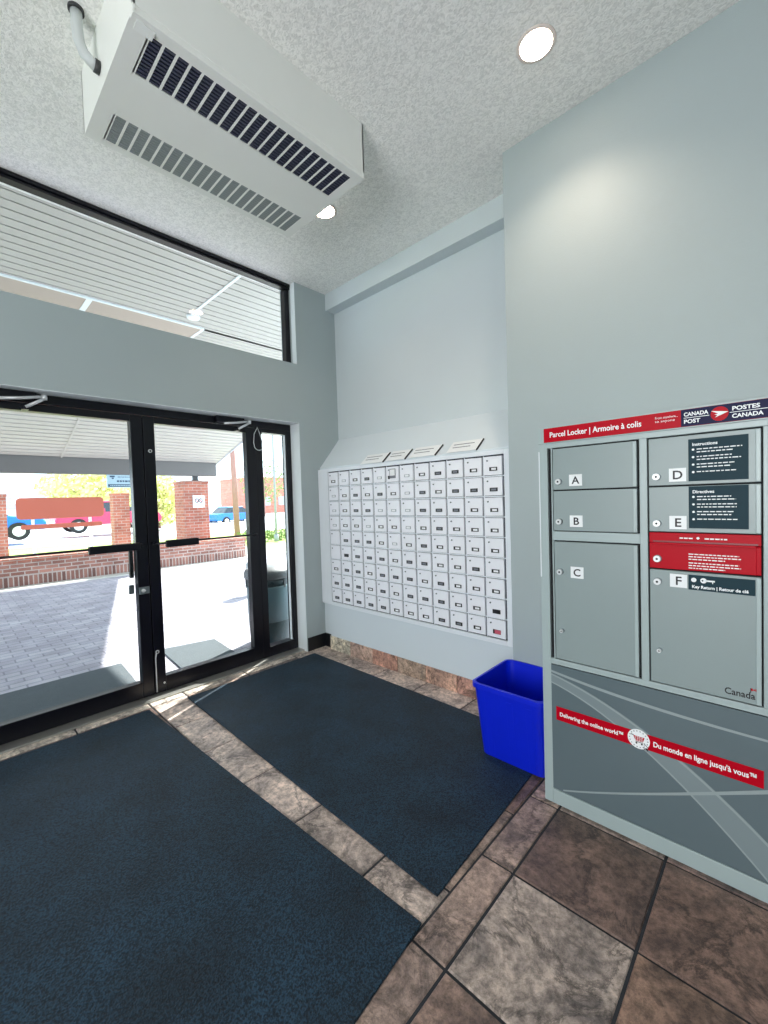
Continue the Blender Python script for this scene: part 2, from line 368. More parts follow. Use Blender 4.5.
# ceiling
b = MB(); b.box(XE, XX + 0.1, Y0 - 0.1, YK + 0.1, ZC, ZC + 0.15, 'stucco'); struct(b, 'ceiling')
# door wall with its two openings
DY0, DY1, DZ1 = -0.62, 2.456, 2.27      # door opening
WY0, WY1, WZ0 = -1.9, 2.456, 2.838      # upper window opening
b = MB()
b.box(XE, XD, DY1, YK + 0.1, 0, ZC, 'wall')                 # right pier
b.box(XE, XD, Y0 - 0.1, WY0, 0, ZC, 'wall')                 # left pier
b.box(XE, XD, WY0, DY0, 0, DZ1, 'wall')
b.box(XE, XD, WY0, DY1, DZ1, WZ0, 'wall')
struct(b, 'wall_left')
b = MB(); b.box(XS, XD - .001, DY1 - .004, DY1 + .001, 0, DZ1, 'trim_and_lit_white'); b.box(XS, XD - .001, DY0, DY1, DZ1 - .004, DZ1 + .001, 'trim_and_lit_white')  # liners added on the reveals, outdoor light put into their white colour
b.box(-3.52, XD - .001, WY1 - .004, WY1 + .001, WZ0, ZC, 'trim_and_lit_white'); struct(b, 'lit_reveal_liner')
# niche wall, beam, locker wall, unseen walls
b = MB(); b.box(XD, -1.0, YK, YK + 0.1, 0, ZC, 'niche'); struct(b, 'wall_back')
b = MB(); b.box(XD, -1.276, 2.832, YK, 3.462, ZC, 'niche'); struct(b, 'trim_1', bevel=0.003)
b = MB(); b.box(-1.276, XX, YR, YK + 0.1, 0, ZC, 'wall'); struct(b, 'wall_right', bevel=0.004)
b = MB()      # rear wall around an unseen opening added to let sky light in
b.box(XE, -2.0, Y0 - 0.1, Y0, 0, ZC, 'wall'); b.box(2.35, XX + .1, Y0 - 0.1, Y0, 0, ZC, 'wall')
b.box(-2.0, 2.35, Y0 - 0.1, Y0, 0, 0.9, 'wall'); b.box(-2.0, 2.35, Y0 - 0.1, Y0, 2.5, ZC, 'wall')
b.box(-2.0, -0.9, Y0 - 0.1, Y0, 0.9, 2.5, 'wall'); b.box(1.3, 2.35, Y0 - 0.1, Y0, 0.9, 2.5, 'wall'); struct(b, 'wall_front')
b = MB()
b.box(XX, XX + 0.1, Y0, YK + .1, 0, ZC, 'wall'); struct(b, 'wall_side')
# boxed-out ledge below and behind the mailboxes, with its sloping top
b = MB()
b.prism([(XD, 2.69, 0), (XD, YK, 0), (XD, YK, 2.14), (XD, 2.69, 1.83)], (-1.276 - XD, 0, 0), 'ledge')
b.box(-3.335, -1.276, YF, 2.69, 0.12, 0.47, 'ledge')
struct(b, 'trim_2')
# baseboards
b = MB(); b.box(XD, XD + 0.012, 2.462, 2.69, 0, 0.135, 'paint_black_base'); b.box(XD, -3.34, 2.678, 2.69, 0, 0.135, 'paint_black_base')
struct(b, 'baseboard_left', bevel=0.002)
b = MB(); col = b.bm.loops.layers.float_color.new('tint')
xb = -3.34; tones = [(226, 220, 200), (196, 170, 156), (206, 160, 142), (190, 168, 150), (214, 176, 156), (186, 146, 132), (200, 170, 158)]
i = 0
while xb < -1.277:
    x1 = min(xb + (0.3 if i == 0 else 0.305), -1.277)
    for f in b.hexa([(xb+.003, YF-.012, 0), (x1-.003, YF-.012, 0), (x1-.003, YF, 0), (xb+.003, YF, 0)], [(xb+.003, YF-.010, .132), (x1-.003, YF-.010, .132), (x1-.003, YF, .132), (xb+.003, YF, .132)], 'slate'):
        for l in f.loops: l[col] = lin(tones[i % 7])
    xb = x1; i += 1
b.box(-3.33, -1.28, YF - 0.002, YF + 0.02, 0, 0.12, 'grout')
struct(b, 'baseboard_back')

# ------------------------------------------------------------------ upper window
b = MB(); k = 'black_metal'
b.box(-3.60, -3.52, WY0, WY1, 3.602, ZC, k); b.box(-3.60, -3.545, WY0, WY1, 3.596, 3.602, 'silver'); b.box(-3.60, -3.53, WY0, WY1, 3.580, 3.596, k)
b.box(-3.62, -3.55, 2.405, WY1, WZ0, 3.58, k); b.box(-3.62, -3.55, WY0, WY0 + 0.05, WZ0, 3.58, k); b.box(-3.62, -3.55, WY0, WY1, WZ0, WZ0 + 0.03, k)
w = struct(b, 'window_1', bevel=0.003)
b = MB(); b.box(-3.592, -3.586, WY0 + .04, 2.407, WZ0 + .02, 3.585, 'glass'); b.build('window_pane', w)

# ------------------------------------------------------------------ entrance: frame, two doors, side panes
FX0, FX1 = -3.70, XS
b = MB(); k = 'black_metal'
b.box(FX0, FX1, DY0, DY1, 2.205, DZ1, k)                                  # head
b.box(FX0, FX1, DY0, 0.075, 0, 2.205, k) if False else None
b.box(FX0, FX1, 2.062, 2.13, 0, 2.205, k)                                 # mullion to the side pane
b.box(FX0, FX1, 0.0, 0.07, 0, 2.205, k)
b.box(FX0, FX1, 2.408, DY1, 0, 2.205, k)                                  # right jamb
b.box(FX0, FX1, DY0, DY0 + 0.05, 0, 2.205, k)
b.box(FX0, FX1, 2.13, 2.408, 2.165, 2.205, k); b.box(FX0, FX1, 2.13, 2.408, 0.0, 0.105, k)
b.box(FX0, FX1, DY0 + .05, 0.0, 2.165, 2.205, k); b.box(FX0, FX1, DY0 + .05, 0.0, 0.0, 0.105, k)
fr = struct(b, 'trim_3', bevel=0.004)
b = MB(); b.box(-3.655, -3.628, 2.395, 2.402, 0.1, 2.17, 'trim_and_lit_white'); b.build('glazing_gasket', fr)
b = MB(); b.box(-3.648, -3.642, 2.125, 2.412, 0.10, 2.17, 'glass'); w = struct(b, 'window_2')
b = MB(); b.box(-3.648, -3.642, DY0 + .04, 0.005, 0.10, 2.17, 'glass'); w = struct(b, 'window_3')
b = MB(); b.box(-3.74, -3.50, DY0, DY1, 0.0, 0.012, 'bronze_sill'); struct(b, 'trim_4', bevel=0.003)

def door_leaf(name, y0, y1, sl, sr):
    b = MB(); k = 'black_metal'; x0, x1 = -3.675, XS
    b.box(x0, x1, y0, y0 + sl, 0.014, 2.20, k); b.box(x0, x1, y1 - sr, y1, 0.014, 2.20, k)
    b.box(x0, x1, y0 + sl, y1 - sr, 0.014, 0.135, k); b.box(x0, x1, y0 + sl, y1 - sr, 2.15, 2.20, k)
    d = struct(b, name, bevel=0.004)
    b = MB(); b.box(-3.643, -3.637, y0 + sl - .005, y1 - sr + .005, 0.13, 2.155, 'glass'); b.build('glass_pane', d)
    return d
d1 = door_leaf('door_1', 0.075, 1.097, 0.09, 0.082)
d2 = door_leaf('door_2', 1.103, 2.062, 0.082, 0.096)
b = MB(); b.box(-3.676, -3.655, 1.07, 1.13, 0.02, 2.2, 'black_metal'); b.build('astragal', d1)
# push bars
def push_bar(d, y0, y1, p0, p1):
    b = MB(); b.tube([(XS + 0.05, y0, 1.205), (XS + 0.05, y1, 1.205)], 0.009, 'black_metal')
    for y in (y0, y1): b.tube([(XS + 0.05, y, 1.205), (XS - 0.002, y, 1.205)], 0.010, 'black_metal')
    h = b.build('push_bar', d)
    b = MB(); b.box(XS + 0.028, XS + 0.066, p0, p1, 1.168, 1.225, 'black_metal'); b.build('push_pad', h, bevel=0.006)
push_bar(d1, 0.12, 1.05, 0.70, 1.03)
push_bar(d2, 1.14, 2.01, 1.215, 1.47)
b = MB(); b.box(-3.70, -3.673, 0.985, 1.012, 0.945, 1.21, 'black_metal'); b.tube([(-3.69, 1.0, 1.19), (-3.665, 1.02, 1.19)], .008, 'black_metal'); b.build('outer_pull', d1, bevel=0.004)
b = MB(); b.box(XS - .002, XS + 0.016, 1.02, 1.092, 0.822, 0.875, 'grey_metal'); b.cyl((XS+.016, 1.045, .85), (XS+.03, 1.045, .85), .014, 'silver'); b.box(XS+.028, XS+.034, 1.03, 1.06, .845, .855, 'silver')
b.box(-3.70, -3.675, 0.975, 1.01, 0.82, 0.89, 'grey_metal')
b.build('lock_box', d1, bevel=0.003)
for d, y, z in ((d2, 1.146, 1.93), (d2, 1.128, 0.345), (d2, 1.17, 0.085)):
    b = MB(); b.cyl((XS - .001, y, z), (XS + 0.006, y, z), 0.014 if z > .3 else .007, 'silver'); b.cyl((XS + .006, y, z), (XS + 0.008, y, z), 0.007 if z > .3 else .003, 'dark_inside'); b.build('lock_cylinder', d)
b = MB(); b.tube([(XS + .006, 1.118, 0.335), (XS + .008, 1.112, 0.30), (XS + .006, 1.112, 0.03)], 0.0045, 'silver'); b.build('bolt_rod', d2)

def closer(name, loc, label, flip):
    t = thing(name, loc, label, 'door closer', 'door closers above the glass doors')
    x, y, z = loc
    b = MB(); b.box(x, x + 0.055, y - 0.13, y + 0.13, z - 0.028, z + 0.028, 'black_metal'); b.build('body', t, bevel=0.006)
    s = flip
    b = MB(); k2 = (x + 0.075, y + 0.165, z + 0.002)
    b.tube([(x + 0.05, y - 0.06, z - 0.034), (x + 0.06, y + .05, z - .02), k2], 0.010, 'silver'); b.tube([(k2[0], k2[1], k2[2] - .014), (x + 0.045, y + 0.07, z - 0.072)], 0.010, 'silver')
    b.cyl((k2[0], k2[1], k2[2] - .022), (k2[0], k2[1], k2[2] + .012), .015, 'silver'); b.box(x, x + .05, y + .05, y + .085, z - .088, z - .066, 'black_metal'); b.build('arm', t)
    return t
closer('door_closer', (XS, 0.335, 2.238), 'black door closer with bright folded arm, above the left glass door', -1)
closer('door_closer', (XS, 1.80, 2.238), 'black door closer with a bright arm, above the right glass door beside the side pane', -1)
b = MB()
pts = [(XS + .012, 2.075, 2.20), (XS + .016, 2.04, 2.14), (XS + .02, 2.03, 2.06)] 
n = 12
for i in range(n + 1):
    a = math.pi + math.pi * i / n; pts.append((XS + .03, 2.075 + 0.045*math.cos(a), 2.03 + 0.04*math.sin(a)))
pts += [(XS + .03, 2.115, 2.07), (XS + .02, 2.10, 2.14), (XS + .012, 2.075, 2.21)]
b.tube(pts, 0.0035, 'silver', 6)
tag(b.build('wire_loop', origin=(XS + .02, 2.07, 2.1)), 'thin white cable loop hanging over the black mullion right of the doors', 'cable')

# ------------------------------------------------------------------ ceiling unit heater
H = thing('ceiling_heater', (-2.115, 1.155, ZC), 'white ceiling-hung air heater with two slotted grilles', 'heater')
hx0, hx1, hy0, hy1, hz = -2.49, -1.735, 0.565, 1.745, 3.33
b = MB()
b.box(hx0, hx0 + 0.012, hy0, hy1, hz, ZC, 'heater'); b.box(hx1 - 0.012, hx1, hy0, hy1, hz + 0.02, ZC, 'heater')
b.box(hx0, hx1, hy0, hy0 + 0.012, hz, ZC, 'heater'); b.box(hx0, hx1, hy1 - 0.012, hy1, hz, ZC, 'heater')
b.build('cabinet', H, bevel=0.002)
rows = [(-1.99, -1.79), (-2.45, -2.262)]; sy0, sy1, ns = 0.64, 1.685, 20; pitch = (sy1 - sy0) / ns
b = MB(); z0, z1 = hz - 0.002, hz
b.box(hx1 - 0.035, hx1 - .002, hy0 + .002, hy1 - .002, z0 - 0.006, z1 + .02, 'heater')           # lip
b.box(rows[0][1], hx1 - 0.035, hy0, hy1, z0, z1, 'heater'); b.box(rows[1][1], rows[0][0], hy0, hy1, z0, z1, 'heater'); b.box(hx0, rows[1][0], hy0, hy1, z0, z1, 'heater')
for (xa, xb_) in rows:
    b.box(xa, xb_, hy0, sy0, z0, z1, 'heater'); b.box(xa, xb_, sy1, hy1, z0, z1, 'heater')
    for i in range(ns): b.box(xa, xb_, sy0 + i*pitch - 0.0055, sy0 + i*pitch + 0.0055, z0, z1, 'heater')
b.build('bottom_panel', H)
for (xa, xb_), kf in zip(rows, ('grille_dark', 'grille_grey')):
    b = MB(); nf = 11
    for i in range(nf):
        xx = xa + (i + .5) * (xb_ - xa) / nf; wv = (xb_ - xa) / nf * (0.28 if kf == 'grille_dark' else 0.40)
        b.box(xx - wv, xx + wv, sy0 - .03, sy1 + .03, z1 - .0012, z1 + 0.004, kf)
    b.box(xa - .005, xb_ + .005, sy0 - .06, sy1 + .06, z1 + 0.012, z1 + 0.016, 'dark_inside' if kf == 'grille_dark' else 'grille_dark')
    g = b.build('grille', H)
    g['label'] = 'dark slotted grille' if kf == 'grille_dark' else 'grey slotted grille'
b = MB(); b.box(-1.80, -1.745 - .01, hy0 + 0.02, hy0 + 0.085, z0 - 0.0085, z0 - .0055, 'sticker'); b.build('sticker', H)
b = MB()
b.tube([(-2.19, 0.49, ZC - .001), (-2.19, 0.49, 3.56), (-2.19, 0.495, 3.50), (-2.185, 0.51, 3.455), (-2.18, 0.54, 3.43), (-2.18, 0.575, 3.425)], 0.022, 'pipe', 12)
b.cyl((-2.18, 0.545, 3.428), (-2.18, 0.566, 3.426), 0.026, 'steel_dark'); b.cyl((-2.19, .49, ZC - .012), (-2.19, .49, ZC), .03, 'steel_dark')
b.build('conduit', H)

# ------------------------------------------------------------------ downlights
def downlight(x, y, label, energy, seen=True):
    t = thing('downlight', (x, y, ZC), label, 'ceiling light', 'recessed ceiling downlights')
    b = MB(); b.lathe((x, y, ZC), [(0.072, -0.003), (0.086, -0.003), (0.090, 0.0), (0.072, 0.0005)], 'lamp_ring', 32)
    bmesh.ops.delete(b.bm, geom=[f for f in b.bm.faces if len(f.verts) > 4], context='FACES_ONLY'); b.build('trim_ring', t)
    b = MB(); b.lathe((x, y, ZC), [(0.001, -0.012), (0.050, -0.010), (0.073, -0.004), (0.073, 0.0)], 'lamp_glow', 32); b.build('bulb', t)
    l = lamp('downlight_lamp', 'SPOT', energy, (1.0, 0.80, 0.62), (x, y, ZC - 0.03), (0, 0, -1), spot_size=2.2, spot_blend=0.8, shadow_soft_size=0.05)
downlight(-0.855, 2.04, 'round bright recessed downlight nearest the plain wall above the parcel lockers', 28)
downlight(-2.455, 2.04, 'round recessed downlight just past the end of the ceiling heater', 14)

# ------------------------------------------------------------------ floor mats
def floor_mat(name, poly, label, group):
    b = MB(); b.prism([(x, y, 0.002) for x, y in poly], (0, 0, 0.009), 'pile')
    c = [sum(p[0] for p in poly)/4, sum(p[1] for p in poly)/4, 0.002]
    return tag(b.build(name, origin=c, bevel=0.003), label, 'floor mat', group)
floor_mat('floor_mat', [(-3.38, -2.2), (-0.61, -2.2), (-0.925, 1.098), (-3.38, 0.985)], 'large dark navy entrance mat lying before the left glass door, nearest the camera', 'dark entrance mats')
floor_mat('floor_mat', [(-3.36, 1.25), (-0.945, 1.215), (-0.992, 2.44), (-3.345, 2.46)], 'dark navy mat lying along the mailbox wall with the blue bin on its corner', 'dark entrance mats')

# ------------------------------------------------------------------ mailboxes
MX0, MX1, MZ0, MZ1 = -3.29, -1.397, 0.490, 1.778
MBX = thing('mailbox_bank', (-2.4, YF, 0.44), 'wide white bank of small apartment mailboxes, nine rows, on the niche wall', 'mailboxes')
b = MB()
b.box(-3.45, MX0 - .004, YF - 0.008, YF + 0.022, 0.455, 1.812, 'box_frame'); b.box(MX1 + .004, -1.355, YF - 0.008, YF + 0.022, 0.452, 1.812, 'box_frame')
b.box(MX0 - .004, MX1 + .004, YF - 0.008, YF + 0.022, 0.452, MZ0 - .003, 'box_frame'); b.box(MX0 - .004, MX1 + .004, YF - 0.008, YF + 0.022, MZ1 + .004, 1.812, 'box_frame')
b.build('frame', MBX, bevel=0.002)
b = MB(); b.box(MX0 - .004, MX1 + .004, YF + 0.008, YF + 0.0225, MZ0 - .003, MZ1 + .004, 'gap')
b.build('backing', MBX)
pw, ph = (MX1 - MX0)/12, (MZ1 - MZ0)/9
b = MB()
for i in range(1, 12): b.box(MX0 + i*pw - .003, MX0 + i*pw + .003, YF + .001, YF + .01, MZ0, MZ1, 'box_frame')
for j in range(1, 9): b.box(MX0, MX1, YF + .0005, YF + .01, MZ0 + j*ph - .004, MZ0 + j*ph + .004, 'box_frame')
b.build('divider_grid', MBX)
def sub_mesh(name, boxes, cyls=()):
    b = MB()
    for bx in boxes: b.box(*bx)
    for c in cyls: b.cyl(*c, seg=12)
    o = b.build(name, origin=(0, 0, 0)); me = o.data; bpy.data.objects.remove(o); return me
hw, hh = pw/2 - 0.0085, ph/2 - 0.0075
door_me = sub_mesh('door', [(-hw, hw, -0.009, 0.003, -hh, hh, 'door_white'), (-hw, hw, -0.012, -0.009, hh - .006, hh, 'door_white'), (hw - .005, hw, -0.012, -0.009, -hh, hh, 'door_white')])
lock_me = sub_mesh('lock', [], [((-0.042, -0.009, 0.036), (-0.042, -0.015, 0.036), 0.0055, 'grey_metal'), ((-0.042, -0.015, 0.036), (-0.042, -0.0155, 0.036), 0.003, 'black_plate')])
pl = {}
pl['card'] = sub_mesh('name_plate', [(-0.026, 0.034, -0.0125, -0.009, -0.036, -0.010, 'black_plate'), (-0.010, 0.026, -0.0132, -0.0125, -0.030, -0.016, 'card')])
pl['print'] = sub_mesh('name_plate', [(-0.026, 0.034, -0.0125, -0.009, -0.036, -0.010, 'black_plate'), (-0.014, 0.024, -0.0132, -0.0125, -0.029, -0.017, 'card_grey')])
pl['black'] = sub_mesh('name_plate', [(-0.026, 0.034, -0.0125, -0.009, -0.037, -0.008, 'black_plate')])
pl['pale'] = sub_mesh('name_plate', [(-0.024, 0.030, -0.0120, -0.009, -0.034, -0.012, 'grey_plate'), (-0.016, 0.024, -0.0128, -0.0120, -0.030, -0.016, 'card')])
pl['red'] = sub_mesh('name_plate', [(-0.026, 0.034, -0.0125, -0.009, -0.038, -0.008, 'black_plate'), (-0.012, 0.034, -0.0132, -0.0125, -0.036, -0.010, 'red_tag')])
pl['note'] = sub_mesh('name_plate', [(-0.032, 0.036, -0.0125, -0.009, -0.034, 0.046, 'card_grey'), (-0.026, 0.030, -0.0132, -0.0125, -0.012, 0.040, 'card'), (-0.05, -0.03, -0.0132, -0.009, -0.04, -0.012, 'black_plate')])
rd = random.Random(3)
for j in range(9):            # j = 0 top row
    for i in range(12):
        d = bpy.data.objects.new('door', door_me); COL.objects.link(d); d.parent = MBX
        d.location = Vector((MX0 + (i+.5)*pw, YF, MZ1 - (j+.5)*ph)) - Vector(MBX.location)
        d.rotation_euler = (rd.uniform(-.006, .006), rd.uniform(-.012, .012), rd.uniform(-.012, .004) * (2.2 if rd.random() < .2 else 1))
        if rd.random() < 0.7: md = None
        l = bpy.data.objects.new('lock', lock_me); COL.objects.link(l); l.parent = d
        v = rd.choice(['card', 'print', 'print', 'card']) if i >= 7 or j > 4 else rd.choice(['card', 'card', 'pale', 'pale', 'print'])
        if (i, j) == (1, 5) or (i, j) == (11, 7): v = 'black'
        if (i, j) == (11, 8): v = 'red'
        if (i, j) == (5, 0): v = 'note'
        if (i, j) in ((0, 4), (0, 5)): v = None
        if v:
            p = bpy.data.objects.new('name_plate', pl[v]); COL.objects.link(p); p.parent = d
            if v == 'red': p['label'] = 'pinkish red name plate'
# folded white label cards on the slope above
for i, (xa, xb_, zc, skew, lab) in enumerate([(-2.83, -2.55, 1.858, .03, 'white label card on the slope above the mailboxes, farthest left, nearest the glass doors'),
                            (-2.515, -2.30, 1.862, .03, 'white label card on the slope above the mailboxes, second from the glass doors'),
                            (-2.26, -1.99, 1.866, .03, 'white label card on the slope above the mailboxes, just left of the wide bare gap'),
                            (-1.88, -1.62, 1.870, .02, 'white label card on the slope above the mailboxes, nearest the plain locker wall')]):
    t = thing('label_card', ((xa+xb_)/2, 2.735, zc), lab, 'label', None)
    n = Vector((0, -0.76, 0.65)).normalized(); upv = Vector((0, 0.65, 0.76)).normalized()
    c = Vector(((xa+xb_)/2, 2.69 + (zc - 1.83)*(YK-2.69)/.31, zc)) + n*0.006
    w2 = (xb_-xa)/2; h2 = 0.055
    P = [c + Vector((-w2, 0, 0)) - upv*h2, c + Vector((w2, 0, 0)) - upv*h2, c + Vector((w2 + skew, 0, 0)) + upv*h2, c + Vector((-w2 + skew, 0, 0)) + upv*h2]
    b = MB(); b.prism(P, n*0.004, 'card_on_slope'); b.build('card', t)
    b = MB(); b.prism([P[1] - n*.005, P[1] + Vector((.006, 0, 0)) - n*.005, P[2] + Vector((.006, 0, 0)) - n*.005, P[2] - n*.005], n*0.011, 'black_plate'); b.build('edge_clip', t)
    b = MB()
    for q in range(2):
        a = c + n*0.0042 + upv*(0.018 - q*0.03); b.prism([a + Vector((-w2*.7, 0, 0)), a + Vector((w2*(.5 if q else .7), 0, 0)), a + Vector((w2*(.5 if q else .7), 0, 0)) + upv*.008, a + Vector((-w2*.7, 0, 0)) + upv*.008], n*.0004, 'card_grey')
    b.build('writing', t)

# ------------------------------------------------------------------ parcel locker
LY = 1.987; LX0, LX1 = -0.859, -0.012
L = thing('parcel_locker', ((LX0+LX1)/2, LY + 0.25, 0), 'tall grey parcel locker with six lettered doors and a red header sign', 'parcel locker')
b = MB(); k = 'locker_frame'
b.box(LX0, LX1, LY + 0.02, YR - 0.002, 0, 1.735, 'locker')
b.build('cabinet', L, bevel=0.003)
b = MB()
b.box(LX0, -0.817, LY, LY + 0.02, 0, 1.735, k); b.box(-0.043, LX1, LY, LY + 0.02, 0, 1.735, k); b.box(-0.057, -0.043, LY + .001, LY + 0.02, 0.712, 1.712, k)
b.box(-0.817, -0.043, LY, LY + 0.02, 1.712, 1.735, k)
b.box(-0.817, -0.043, LY, LY + 0.02, 0.685, 0.712, k); b.box(-0.817, -0.043, LY, LY + 0.02, 0, 0.070, k)
b.box(-0.436, -0.408, LY - 0.002, LY + 0.02, 0.712, 1.712, k); b.box(-0.800, -0.436, LY, LY + 0.02, 1.280, 1.322, k)
b.box(-0.800, -0.794, LY - .002, LY + .02, 0.712, 1.712, k); b.box(-0.858, -0.852, LY - .004, LY, 1.10, 1.70, 'trim_and_lit_white')
b.build('frame', L, bevel=0.0025)
b = MB(); b.box(-0.817, -0.043, LY + 0.016, LY + 0.019, 0.712, 1.712, 'dark_inside'); b.build('door_recess', L)
def ldoor(x0, x1, z0, z1, letter, px, pz, kz, extra=None, k='locker', knob2=None):
    b = MB(); b.box(x0, x1, LY - 0.004, LY + 0.016, z0, z1, k); b.box(x1 - 0.014, x1, LY - 0.010, LY - 0.004, z0 + .002, z1 - .002, 'locker_frame' if k == 'locker' else k)
    d = b.build('door', L, bevel=0.002); d['label'] = 'grey locker door lettered ' + letter if letter else 'red mail slot door'
    if letter:
        b = MB(); b.box(px, px + 0.056, LY - 0.006, LY - 0.004, pz, pz + 0.052, 'white_plastic'); b.build('letter_plate', d, bevel=0.006 if False else 0)
        text(letter, 'letter', d, (px + 0.028, LY - 0.0062, pz + 0.010), 0.047, 'ink', align='CENTER', bold=0.0008)
    def knob(x, z, r):
        b = MB(); b.cyl((x, LY - .004, z), (x, LY - 0.012, z), r*1.15, 'grey_metal'); b.cyl((x, LY - .012, z), (x, LY - 0.022, z), r, 'silver'); b.cyl((x, LY - .022, z), (x, LY - 0.0225, z), r*.35, 'ink'); b.build('lock', d)
    knob(x0 + 0.028, kz, 0.0125)
    if knob2: knob(x0 + 0.032, knob2, 0.008)
    return d
ldoor(-0.790, -0.444, 1.516, 1.706, 'A', -0.716, 1.531, 1.553)
ldoor(-0.790, -0.444, 1.326, 1.510, 'B', -0.716, 1.345, 1.368)
ldoor(-0.790, -0.444, 0.718, 1.274, 'C', -0.716, 1.110, 1.134, knob2=0.857)
dD = ldoor(-0.402, -0.062, 1.518, 1.706, 'D', -0.333, 1.531, 1.553)
dE = ldoor(-0.402, -0.062, 1.334, 1.512, 'E', -0.333, 1.345, 1.367)
dF = ldoor(-0.402, -0.062, 0.718, 1.180, 'F', -0.333, 1.116, 1.133, knob2=0.853)
def instr(d, x0, x1, z0, z1, head, seed, nb):
    b = MB(); b.box(x0, x1, LY - 0.0055, LY - 0.004, z0, z1, 'teal_label'); s = b.build('instruction_label', d)
    text(head, 'heading', d, (x0 + .012, LY - .0057, z1 - 0.026), 0.016, 'ink_white', bold=.0004)
    r = random.Random(seed); b = MB(); zz = z1 - 0.040; st = (z1 - z0 - 0.046) / nb
    for i in range(nb):
        b.cyl((x0 + .015, LY - .0062, zz), (x0 + .015, LY - .0054, zz), 0.0042, 'ink_white', seg=12)
        for q in range(2 if i < nb - 1 else 1):
            xx = x0 + .026; zl = zz - 0.001 - q*0.011
            end = x1 - r.uniform(.012, .05)
            while xx < end:
                w = r.uniform(.006, .018); b.box(xx, min(xx + w, end), LY - .0060, LY - .0054, zl, zl + 0.0036, 'ink_white'); xx += w + .0035
        zz -= st
    b.build('small_print', d)
instr(dD, -0.270, -0.095, 1.530, 1.690, 'Instructions', 1, 4)
instr(dE, -0.270, -0.095, 1.350, 1.510, 'Directives', 2, 4)
b = MB(); b.box(-0.273, -0.078, LY - .0055, LY - .004, 1.112, 1.170, 'teal_label'); b.build('key_return_label', dF)
text('Key Return | Retour de clé', 'label_text', dF, (-0.262, LY - .0058, 1.120), 0.016, 'ink_white', width=0.165, bold=.0005)
b = MB(); b.cyl((-0.256, LY - .0062, 1.151), (-0.256, LY - .0054, 1.151), .0085, 'ink_white', seg=16)
b.cyl((-0.226, LY - .0062, 1.151), (-0.226, LY - .0054, 1.151), .010, 'ink_white', seg=16); b.box(-.22, -.192, LY - .0062, LY - .0054, 1.148, 1.154, 'ink_white'); b.box(-.200, -.197, LY - .0062, LY - .0054, 1.142, 1.15, 'ink_white')
b.cyl((-0.229, LY - .0066, 1.151), (-0.229, LY - .0062, 1.151), .003, 'teal_label', seg=12); b.build('key_pictogram', dF)
text('Canada', 'wordmark', dF, (-0.166, LY - .0042, 0.737), 0.034, 'ink', width=0.086, bold=.0006)
b = MB(); b.box(-.093, -.0905, LY - .0048, LY - .004, .760, .776, 'ink'); b.box(-.0905, -.086, LY - .0048, LY - .004, .767, .776, 'red'); b.box(-.079, -.0745, LY - .0048, LY - .004, .767, .776, 'red'); b.prism([(-.0855, LY - .0048, .7715), (-.0825, LY - .0048, .7675), (-.0795, LY - .0048, .7715), (-.0825, LY - .0048, .7755)], (0, .0008, 0), 'red')
b.build('flag_mark', dF)
# red mail slot
rD = ldoor(-0.402, -0.062, 1.186, 1.288, None, 0, 0, 1.225, k='red')
b = MB(); b.hexa([(-0.402, LY - .004, 1.290), (-0.062, LY - .004, 1.290), (-0.062, LY + .016, 1.290), (-0.402, LY + .016, 1.290)],
                 [(-0.402, LY - .004, 1.330), (-0.062, LY - .004, 1.330), (-0.062, LY + .016, 1.330), (-0.402, LY + .016, 1.330)], 'red')
b.box(-0.385, -0.075, LY - .018, LY - .004, 1.284, 1.292, 'red'); s = b.build('mail_slot', L, bevel=0.0015)
b = MB(); b.box(-0.39, -0.07, LY - .0045, LY - .003, 1.292, 1.298, 'red_dark'); b.build('slot_opening', s)
r = random.Random(5)
b = MB()
for zl in (1.308,):
    for (xa, xc) in ((-.300, -.262), (-.222, -.160)):
        xx = xa
        while xx < xc: w = r.uniform(.006, .014); b.box(xx, xx + w, LY - .0048, LY - .004, zl, zl + .005, 'ink_white'); xx += w + .003
b.prism([(-.248, LY-.0048, 1.312), (-.242, LY-.0048, 1.306), (-.236, LY-.0048, 1.312), (-.242, LY-.0048, 1.318)], (0, .0008, 0), 'ink_white')
b.build('slot_text', s)
b = MB()
for i, zl in enumerate((1.248, 1.238, 1.228, 1.214, 1.204, 1.194)):
    xx = -.272; end = -.272 + (.150, .155, .110)[i % 3]
    while xx < end: w = r.uniform(.006, .016); b.box(xx, min(xx + w, end), LY - .0048, LY - .004, zl, zl + .0038, 'ink_white'); xx += w + .003
b.build('small_print', rD)
# header sign
b = MB(); b.box(LX0, LX1, LY - .002, LY + .13, 1.735, 1.812, k if False else 'locker_frame'); b.box(-0.830, -0.022, LY - 0.006, LY - .002, 1.740, 1.806, 'red'); hs = b.build('header_sign', L, bevel=0.0015)
hs['label'] = 'red header sign with white lettering'
text('Parcel Locker | Armoire à colis', 'lettering', hs, (-0.802, LY - .0062, 1.762), 0.034, 'ink_white', width=0.375, bold=.0006)
text('From anywhere...', 'slogan', hs, (-0.378, LY - .0062, 1.782), 0.013, 'ink_white', width=.075)
text('to anyone', 'slogan', hs, (-0.378, LY - .0062, 1.768), 0.013, 'ink_white', width=.066)
b = MB(); b.box(-0.292, -0.030, LY - .0072, LY - .006, 1.741, 1.805, 'navy'); b.build('logo_panel', hs)
text('CANADA', 'logo_lettering', hs, (-0.283, LY - .0074, 1.779), 0.020, 'ink_white', width=.075, bold=.0006)
text('POST', 'logo_lettering', hs, (-0.283, LY - .0074, 1.752), 0.020, 'ink_white', width=.050, bold=.0006)
text('POSTES', 'logo_lettering', hs, (-0.140, LY - .0074, 1.779), 0.020, 'ink_white', width=.075, bold=.0006)
